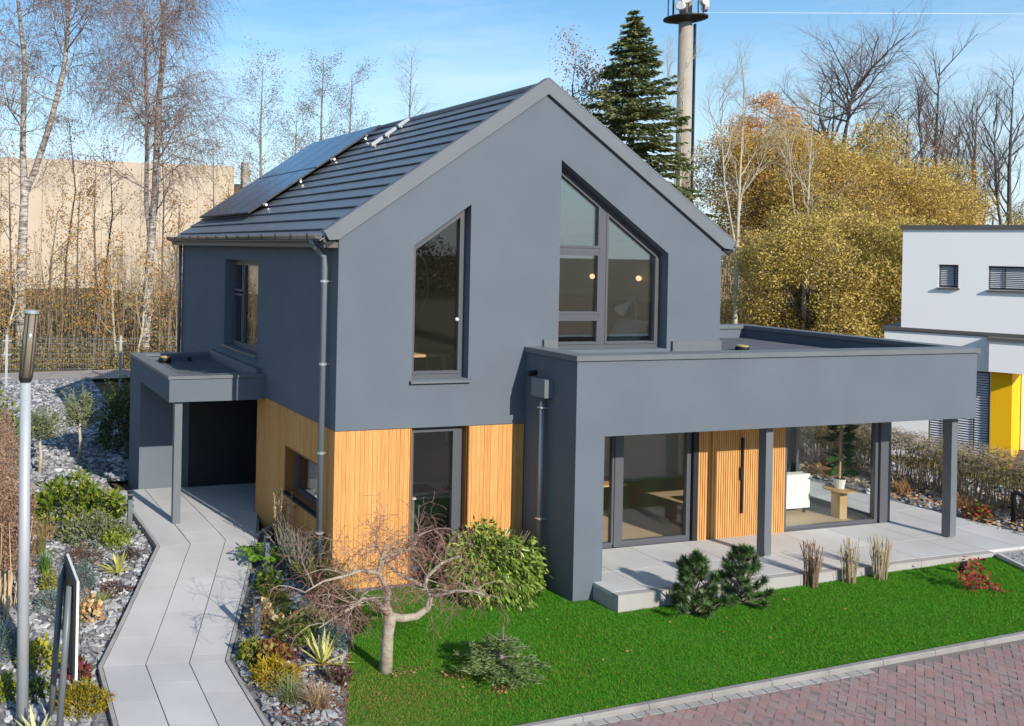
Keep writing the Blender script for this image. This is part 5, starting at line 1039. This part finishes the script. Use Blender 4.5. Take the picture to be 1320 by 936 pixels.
for _ in range(26):
    a = r.random()*6.283; q = r.uniform(.3, .85); mb.tube([(2.72, -.5, z), (2.72+math.cos(a)*.5*q, -.5+math.sin(a)*.4*q, z+.5), (2.72+math.cos(a)*.9*q, -.5+math.sin(a)*.7*q, z+.95)], [.03, .02, .008], 5, cap=False)
mb.build('stem', brownB, t)

# weeping maple with sculpted branches
tw_m = mat('maple_twig', (.22, .105, .085), .85, c2=(.31, .17, .135), scale=3); trk = barkmat('maple_bark', (.24, .2, .15), (.42, .36, .28), (1, 1, 2), 7, .3)
bx, by, bz = -.35, -2.6, .08; t = tree('weeping_maple', 'small bare weeping ornamental maple with twisted branches on the lawn', 'tree', (bx, by, bz))
def pw(pts): return [(bx+x, by+y, bz+z_) for x, y, z_ in pts]
mb = MB(); mb.tube(pw([(0, 0, -.05), (.01, 0, .25), (.03, .01, .55), (.06, 0, .8)]), [.1, .085, .078, .085], 12)
mb.build('trunk', trk, t, True)
main = [(pw([(.06, 0, .78), (.22, -.05, .76), (.42, -.08, .78), (.6, -.05, .86), (.68, 0, 1.0), (.62, .08, 1.12), (.7, .12, 1.25), (.95, .15, 1.4), (1.25, .2, 1.45)]), [.06, .055, .05, .046, .04, .034, .03, .022, .012]),
        (pw([(.06, 0, .8), (.02, .05, .95), (.08, .1, 1.08), (.0, .12, 1.22), (-.08, .12, 1.35), (-.05, .1, 1.55), (.02, .1, 1.75)]), [.055, .048, .042, .038, .03, .022, .012]),
        (pw([(.05, 0, .82), (-.12, -.03, .95), (-.18, -.03, 1.05), (-.35, -.05, 1.08), (-.6, -.1, 1.0), (-.85, -.12, .9), (-1.05, -.1, .78)]), [.05, .042, .038, .032, .024, .018, .01]),
        (pw([(-.08, .12, 1.35), (-.35, .1, 1.42), (-.62, .05, 1.38), (-.95, 0, 1.36), (-1.25, -.05, 1.25)]), [.03, .026, .02, .015, .008]),
        (pw([(-.05, .1, 1.5), (.25, .18, 1.6), (.5, .2, 1.62), (.62, .22, 1.8), (.85, .25, 1.85)]), [.024, .02, .018, .014, .008]),
        (pw([(.64, .08, 1.1), (.4, .3, 1.2), (.2, .45, 1.35), (.1, .55, 1.6)]), [.03, .024, .018, .008]),
        (pw([(.68, 0, 1.0), (.9, -.2, 1.12), (1.15, -.3, 1.15), (1.4, -.35, 1.05)]), [.028, .022, .015, .008]),
        (pw([(-.35, -.05, 1.08), (-.5, -.3, 1.2), (-.75, -.42, 1.15)]), [.024, .018, .008])]
WM = [dict(n=5, w=.3, t=-.02, e=.4, k=5, f0=.15, a=50, l=.64), dict(n=4, w=.3, t=-.1, e=.4, k=4, f0=.15, a=45, l=.6), dict(n=4, w=.3, t=-.16, e=.6, k=0)]
r = random.Random(61); out, tips = [], []
for pts, rad in main:
    MB().tube(pts, rad, 8, cap=False).build('limb', trk, t, True); P = [Vector(p) for p in pts]
    for k in range(10):
        i = r.randrange(1 if len(P) < 6 else 3, len(P)-1); q = P[i].lerp(P[i+1], r.random()); a = r.random()*6.283
        grow(r, out, tips, q, Vector((math.cos(a), math.sin(a)*.8, r.uniform(-.1, .9))).normalized(), r.uniform(.4, .72), .0075, 0, WM)
limbs(out, 0, 0, (4, 3, 3)).build('branchlets', trk, t); limbs(out, 1, 9, (3, 3, 3)).build('twigs', tw_m, t)

# small conifers on the lawn
def lawnconifer(x, y, label):
    z = H(x, y); t = thing('dwarf_spruce', label, 'dwarf conifer', (x, y, z)); r = random.Random(71); mb = MB(); mb.tube([(x, y, z), (x, y, z+.3), (x+.02, y, z+.66)], [.025, .018, .006], 6); P_, D_2 = [], []
    for k in range(44):
        f = r.random()**1.3; zz = z+.05+.44*f; a = r.random()*6.283; ln = (.6*(1-f)+.14)*r.uniform(.75, 1.1); q = [Vector((x, y, zz))]+[Vector((x+math.cos(a)*ln*s, y+math.sin(a)*ln*s, zz+ln*(.32*s-.2*s*s))) for s in (.33, .66, 1)]; mb.tube(q, [.009, .007, .005, .003], 4, cap=False)
        for _ in range(int(190*ln)+24):
            s = r.uniform(.15, 1)*3; i = min(2, int(s)); c = q[i].lerp(q[i+1], s-i); sd = r.gauss(0, .05)+r.choice((-1, 1))*.05*ln; P_.append((c.x-math.sin(a)*sd, c.y+math.cos(a)*sd, c.z)); k2 = r.choice((-1, 1)); D_2.append((math.cos(a)-k2*math.sin(a), math.sin(a)+k2*math.cos(a), r.uniform(-.3, .5)))
    mb.build('branch', greyB, t); leaves('needles', P_, D_2, .075, .22, leafmat('spruce_needle', [(.1, .17, .045), (.16, .24, .07), (.22, .3, .1), (.06, .1, .03)], .2), t, 72); return t
lawnconifer(1.12, -3.15, 'flat open young spruce alone on the lawn near the kerb')
def mugo(x, y, sc_, label, seed):
    z = H(x, y); t = thing('mountain_pine', label, 'pine', (x, y, z), 0, 'twin mountain pines before the terrace'); r = random.Random(seed); g = np.random.default_rng(seed); mb = MB(); P_, D_2 = [], []
    for k in range(40):
        f = (k+.5)/40; zz = f*1.0+r.uniform(-.06, .06); a = k*2.4+r.uniform(-.5, .5); rad = (.5*(1-f)**.6+.03)*r.uniform(.45, 1.15) if f < .92 else .04
        c = Vector((x+math.cos(a)*rad*sc_, y+math.sin(a)*rad*sc_, z+(zz*.95+.06)*sc_)); b = Vector((x, y, z+max(0, (zz-.25))*sc_)); mb.tube([b, b.lerp(c, .6)+Vector((0, 0, -.03)), c], [.016, .012, .008], 4, cap=False)
        ax = ((c-b).normalized()*.6+Vector((0, 0, .9))).normalized()
        for _ in range(150):
            v_ = Vector(g.normal(size=3)).normalized(); d = (v_+ax*.75).normalized(); P_.append(tuple(c-ax*.05*sc_+ax*r.uniform(-.03, .07)*sc_)); D_2.append(tuple(d))
    mb.tube([(x, y, z-.02), (x, y, z+.5*sc_), (x, y, z+.95*sc_)], [.03, .02, .01], 6); mb.build('branch', brownB, t); leaves('needles', P_, D_2, .125*sc_, .13, leafmat('pine_needle', [(.05, .1, .03), (.08, .15, .04), (.12, .2, .06), (.04, .08, .025), (.16, .22, .08)], .15), t, seed); return t
mugo(5.22, -2.3, .92, 'left one of two bushy dark mountain pines before the terrace', 81); mugo(6.3, -2.2, .88, 'right one of two bushy dark mountain pines before the terrace', 82)
for k, (x, y, c, lb) in enumerate(((7.98, -2.03, [(.2, .12, .07), (.3, .2, .12), (.13, .07, .05)], 'dark brown bundle of cut reed stalks nearest the pines'), (8.76, -2.08, [(.3, .22, .12), (.4, .3, .18)], 'thin middle bundle of cut reed stalks along the terrace edge'), (9.42, -2.12, [(.42, .32, .18), (.52, .42, .27), (.33, .24, .13)], 'pale straw bundle of cut reed stalks farthest from the pines'))):
    z = H(x, y); t = thing('reed_bundle', lb, 'reeds', (x, y, z), 0, 'cut reed bundles along the terrace edge'); r = random.Random(90+k); mb = MB(); mt = leafmat('reed_stalk', c, 0)
    for _ in range(46 if k != 1 else 30):
        a = r.random()*6.283; q = r.random()**.5*.1; ln = r.uniform(.45, .8); mb.tube([(x+math.cos(a)*q, y+math.sin(a)*q, z-.02), (x+math.cos(a)*q*1.3+r.gauss(0, .02), y+math.sin(a)*q*1.3, z+ln*.6), (x+math.cos(a)*q*1.8+r.gauss(0, .03), y+math.sin(a)*q*1.8, z+ln)], [.008, .007, .005], 4)
    mb.build('stalks', mt, t); g = np.random.default_rng(k); leaves('blades', np.column_stack([x+g.normal(size=30)*.06, y+g.normal(size=30)*.06, z+g.uniform(.0, .55, 30)]), g.normal(size=(30, 3))*[.4, .4, .2]+[0, 0, .8], .22, .06, mt, t, k)
RED = [(.36, .02, .03), (.5, .06, .07), (.24, .02, .03), (.5, .16, .12)]
z = H(10.5, -3.0); t = thing('red_shrub', 'small bright red leaved shrub on the lawn by the terrace corner', 'shrub', (10.45, -2.95, z)); g = np.random.default_rng(95); P_ = []; mb = MB()
for cx, cy, cz, s, n in ((10.3, -2.95, .3, .15, 70), (10.5, -3.02, .2, .14, 90), (10.68, -2.8, .38, .11, 34), (10.74, -3.12, .08, .11, 40), (10.3, -3.0, .12, .13, 40)):
    P_ += (g.normal(size=(n, 3))*s*.55+[cx, cy, z+cz]).tolist(); mb.tube([(10.45, -2.97, z-.02), ((cx+10.45)/2, (cy-2.97)/2, z+cz*.6), (cx, cy, z+cz)], [.01, .008, .004], 4, cap=False)
P_ = np.array(P_); P_[:, 2] = np.maximum(P_[:, 2], z+.03); mb.build('stem', brownB, t); leaves('foliage', P_, g.normal(size=P_.shape)+[0, 0, .2], .075, .5, leafmat('red_leaf', RED, .3), t, 96)
mound('red_shrub', 'small red and lime plant in the gravel beside the black hoop', 'shrub', 14.6, -.35, .22, .34, 230, .1, .6, [(.4, .03, .03), (.5, .06, .05), (.3, .32, .05), (.16, .22, .04)], 97)

# olive trees and dark shrub by the porch, green shrub at the left edge
def olive(x, y, hh, cr, seed, label, trunkh=.8):
    z = H(x, y); t = tree('olive_tree', label, 'tree', (x, y, z), 'young olive trees in the gravel'); r = random.Random(seed); g = np.random.default_rng(seed); mb = MB(); mb.tube([(x, y, z-.03), (x+.02, y, z+trunkh*.6), (x-.02, y, z+trunkh), (x, y, z+hh*.7)], [.06, .045, .04, .012], 8); mb.build('trunk', paleB, t, True); P_, D_2 = [], []; lb = MB()
    for k in range(95):
        a = r.random()*6.283; f = r.random(); b = Vector((x, y, z+trunkh+(hh*.6-trunkh)*f)); e = Vector((x+math.cos(a)*cr*r.uniform(.3, 1)*(1.05-f*.6), y+math.sin(a)*cr*r.uniform(.3, 1)*(1.05-f*.6), b.z+r.uniform(.15, .55)*hh*.45)); m_ = b.lerp(e, .5)+Vector((0, 0, -.04)); lb.tube([b, m_, e], [.01, .007, .003], 3, cap=False)
        for _ in range(26): s = r.uniform(.25, 1); c = b.lerp(m_, s*2) if s < .5 else m_.lerp(e, s*2-1); P_.append(tuple(c)); v_ = rv(r).normalized()+(e-b).normalized()*.9; D_2.append(tuple(v_))
    lb.build('limbs', greyB, t); leaves('crown', P_, D_2, .1, .24, leafmat('olive_leaf', [(.14, .18, .07), (.22, .26, .12), (.33, .36, .22), (.1, .13, .05), (.38, .4, .18)], .2), t, seed)
olive(-2.85, 9.6, 2.35, .85, 201, 'young olive tree on a thin trunk nearest the porch'); olive(-3.95, 8.7, 2.05, .8, 202, 'young olive tree just behind the lamp post')
mound('privet_bush', 'dark green dense bush in the shade beside the porch wall', 'bush', -1.55, 10.7, .7, 1.75, 3600, .1, .4, [(.03, .055, .02), (.05, .085, .03), (.09, .13, .05), (.16, .2, .03)], 203)
mound('cherry_laurel', 'light green leafy bush at the left picture edge behind the hedge', 'bush', -5.0, 9.9, .8, 1.7, 1500, .16, .42, [(.1, .15, .02), (.17, .23, .04), (.26, .3, .07), (.06, .1, .02)], 204)
# clipped hedges
def hedge(name, label, x0, x1, y0, y1, h_, seed, leafband, ncols, nl, tops, ntw, base=0, tall=.45, ls=.06, stemn=300, stemmat=None, lw=.5):
    t = thing(name, label, 'hedge', ((x0+x1)/2, (y0+y1)/2, H(x0, y0))); g = np.random.default_rng(seed); r = random.Random(seed); mb = MB()
    for _ in range(stemn):
        x, y = r.uniform(x0+.1, x1-.1), r.uniform(y0+.05, y1-.05); z = H(x, y); ox, oy = r.gauss(0, .12), r.gauss(0, .12); mb.tube([(x, y, z), (x+ox*.5+r.gauss(0, .03), y+oy*.5, z+h_*.4), (x+ox, y+oy, z+h_*.8)], [.012, .009, .005], 3, cap=False)
    mb.build('stems', stemmat or brownB, t); mb = MB()
    for _ in range(ntw):
        x, y = r.uniform(x0, x1), r.uniform(y0, y1); z = H(x, y)+h_*r.uniform(tall, .95); d = rv(r).normalized(); d.z = abs(d.z)*.8; e = Vector((x, y, z))+d*r.uniform(.12, .3); e.z = min(e.z, H(x, y)+h_*(1+r.uniform(-.03, .04))); e.x = min(max(e.x, x0-.06), x1+.06); e.y = min(max(e.y, y0-.06), y1+.06); mb.tube([(x, y, z), e], [.005, .002], 3, cap=False)
    kind(mb.build('twigs', tops, t), 'stuff')
    side = g.integers(0, 3, nl); X = g.uniform(x0, x1, nl); Y = g.uniform(y0, y1, nl); Z = g.uniform(leafband[0], leafband[1], nl)*h_; X = np.where(side == 0, x0+abs(g.normal(size=nl))*.1, X); Y = np.where(side == 1, y0+abs(g.normal(size=nl))*.1, Y); Z = np.where((side == 2) & (leafband[1] > .95), h_*(1-abs(g.normal(size=nl))*.06), Z)
    zz = np.array([H(a, b) for a, b in zip(X, Y)]); leaves('foliage', np.column_stack([X, Y, Z+zz]), g.normal(size=(nl, 3)), ls, lw, leafmat(name+'_leaf', ncols, .25), t, seed); return t
hedge('beech_hedge', 'brown leaved clipped hedge on bare tan stems at the left picture edge', -6.5, -4.84, .35, 7.4, 1.95, 301, (.42, 1.0), [(.3, .17, .11), (.4, .25, .17), (.22, .12, .08), (.46, .32, .23)], 26000, mat('beech_twigs', (.3, .19, .13), .9), 5000, tall=.4, ls=.055, stemn=620, stemmat=straw)
hedge('garden_hedge', 'long clipped hedge with yellow green leaves and grey brown twig top beside the terrace', 15.4, 16.5, -4, 12, 1.3, 302, (.42, .9), [(.13, .15, .03), (.22, .23, .04), (.3, .27, .06), (.2, .14, .06), (.1, .1, .03)], 9000, mat('hedge_twigs', (.25, .19, .13), .9, c2=(.34, .27, .2), scale=2), 10500, tall=.62, ls=.08, stemn=1100, stemmat=mat('hedge_stems', (.26, .19, .13), .9, c2=(.36, .28, .2), scale=3))
for k, (x, y, lb) in enumerate(((14.75, 3.2, 'orange brown fern like clump behind the corner post'), (14.95, 1.5, 'orange leafed low clump right of the outer canopy post'), (15.1, .3, 'small orange brown leaf clump farther right along the hedge foot'))):
    tuft('dry_clump', lb, 'dry plant', x, y, 130, .42, .32, [(.42, .2, .08), (.52, .3, .14), (.34, .24, .1)], 310+k, .014, .6)
g = np.random.default_rng(320); n = 5200; X = g.uniform(14.3, 16.6, n); Y = g.uniform(-3.5, 10, n); kind(leaves('leaf_litter', np.column_stack([X, Y, [H(a, b)+.07+.05*abs(q) for a, b, q in zip(X, Y, g.normal(size=n))]]), g.normal(size=(n, 3))*[1, 1, .3], .09, .6, leafmat('litter_leaf', [(.4, .24, .12), (.5, .34, .2), (.3, .17, .08), (.55, .42, .28)], .1), seed=321), 'stuff')

# ------------------------------------------------------------------ across the street, seen in the panes
def streethouse(x, y, w_, d_, hh, wallm, label):
    t = thing('street_house', label, 'house', (x, y, 0)); MB().box(x-w_/2, y-d_/2, -1, x+w_/2, y+d_/2, hh).build('wall', wallm, t)
    MB().prism([(x-w_/2-.4, y+d_/2+.4, hh), (x+w_/2+.4, y+d_/2+.4, hh), (x+w_/2+.4, y, hh+3.4), (x-w_/2-.4, y, hh+3.4)], (0, 0, .2)).prism([(x-w_/2-.4, y-d_/2-.4, hh), (x-w_/2-.4, y, hh+3.4), (x+w_/2+.4, y, hh+3.4), (x+w_/2+.4, y-d_/2-.4, hh)], (0, 0, .2)).build('roof', M['coping'], t)
    for zz in (1.1, 3.9):
        for i in range(4): xx = x-w_/2+1.2+i*(w_-2.4)/3.4; MB().box(xx, y+d_/2-.02, zz, xx+1.2, y+d_/2+.03, zz+1.4).build('window', M['dark'], t)
streethouse(16, -52, 12, 9, 5.8, M['neighbour'], 'white pitched roof house across the street reflected in the gable panes'); streethouse(-4, -56, 11, 9, 5.6, M['cream'], 'cream pitched roof house across the street reflected in the panes')
for k, (x, y, hh, lb) in enumerate(((2.5, -62, 19, 'left dark spruce across the street reflected in the gable panes'), (9.5, -66, 21, 'right dark spruce across the street reflected in the gable panes'), (27, -60, 17, 'dark spruce beyond the white house across the street'))):
    t = tree('conifer_tree', lb, 'tree', (x, y, 0)); conifer(t, x, y, 0, hh, 3.2, 700+k, [(.03, .05, .02), (.05, .075, .03)], darkB, 30, 8, .36, 110)
def south(g):
    x = g.uniform(-45, 60); return (x, g.uniform(-85, -76), g.uniform(0, 1)*(5.8+1.0*math.sin(x*.3)+.8*math.sin(x*1.1)))
thicket('street_trees', '', 55000, south, [(.1, .085, .055), (.14, .11, .07), (.08, .075, .05)], .3, 710)
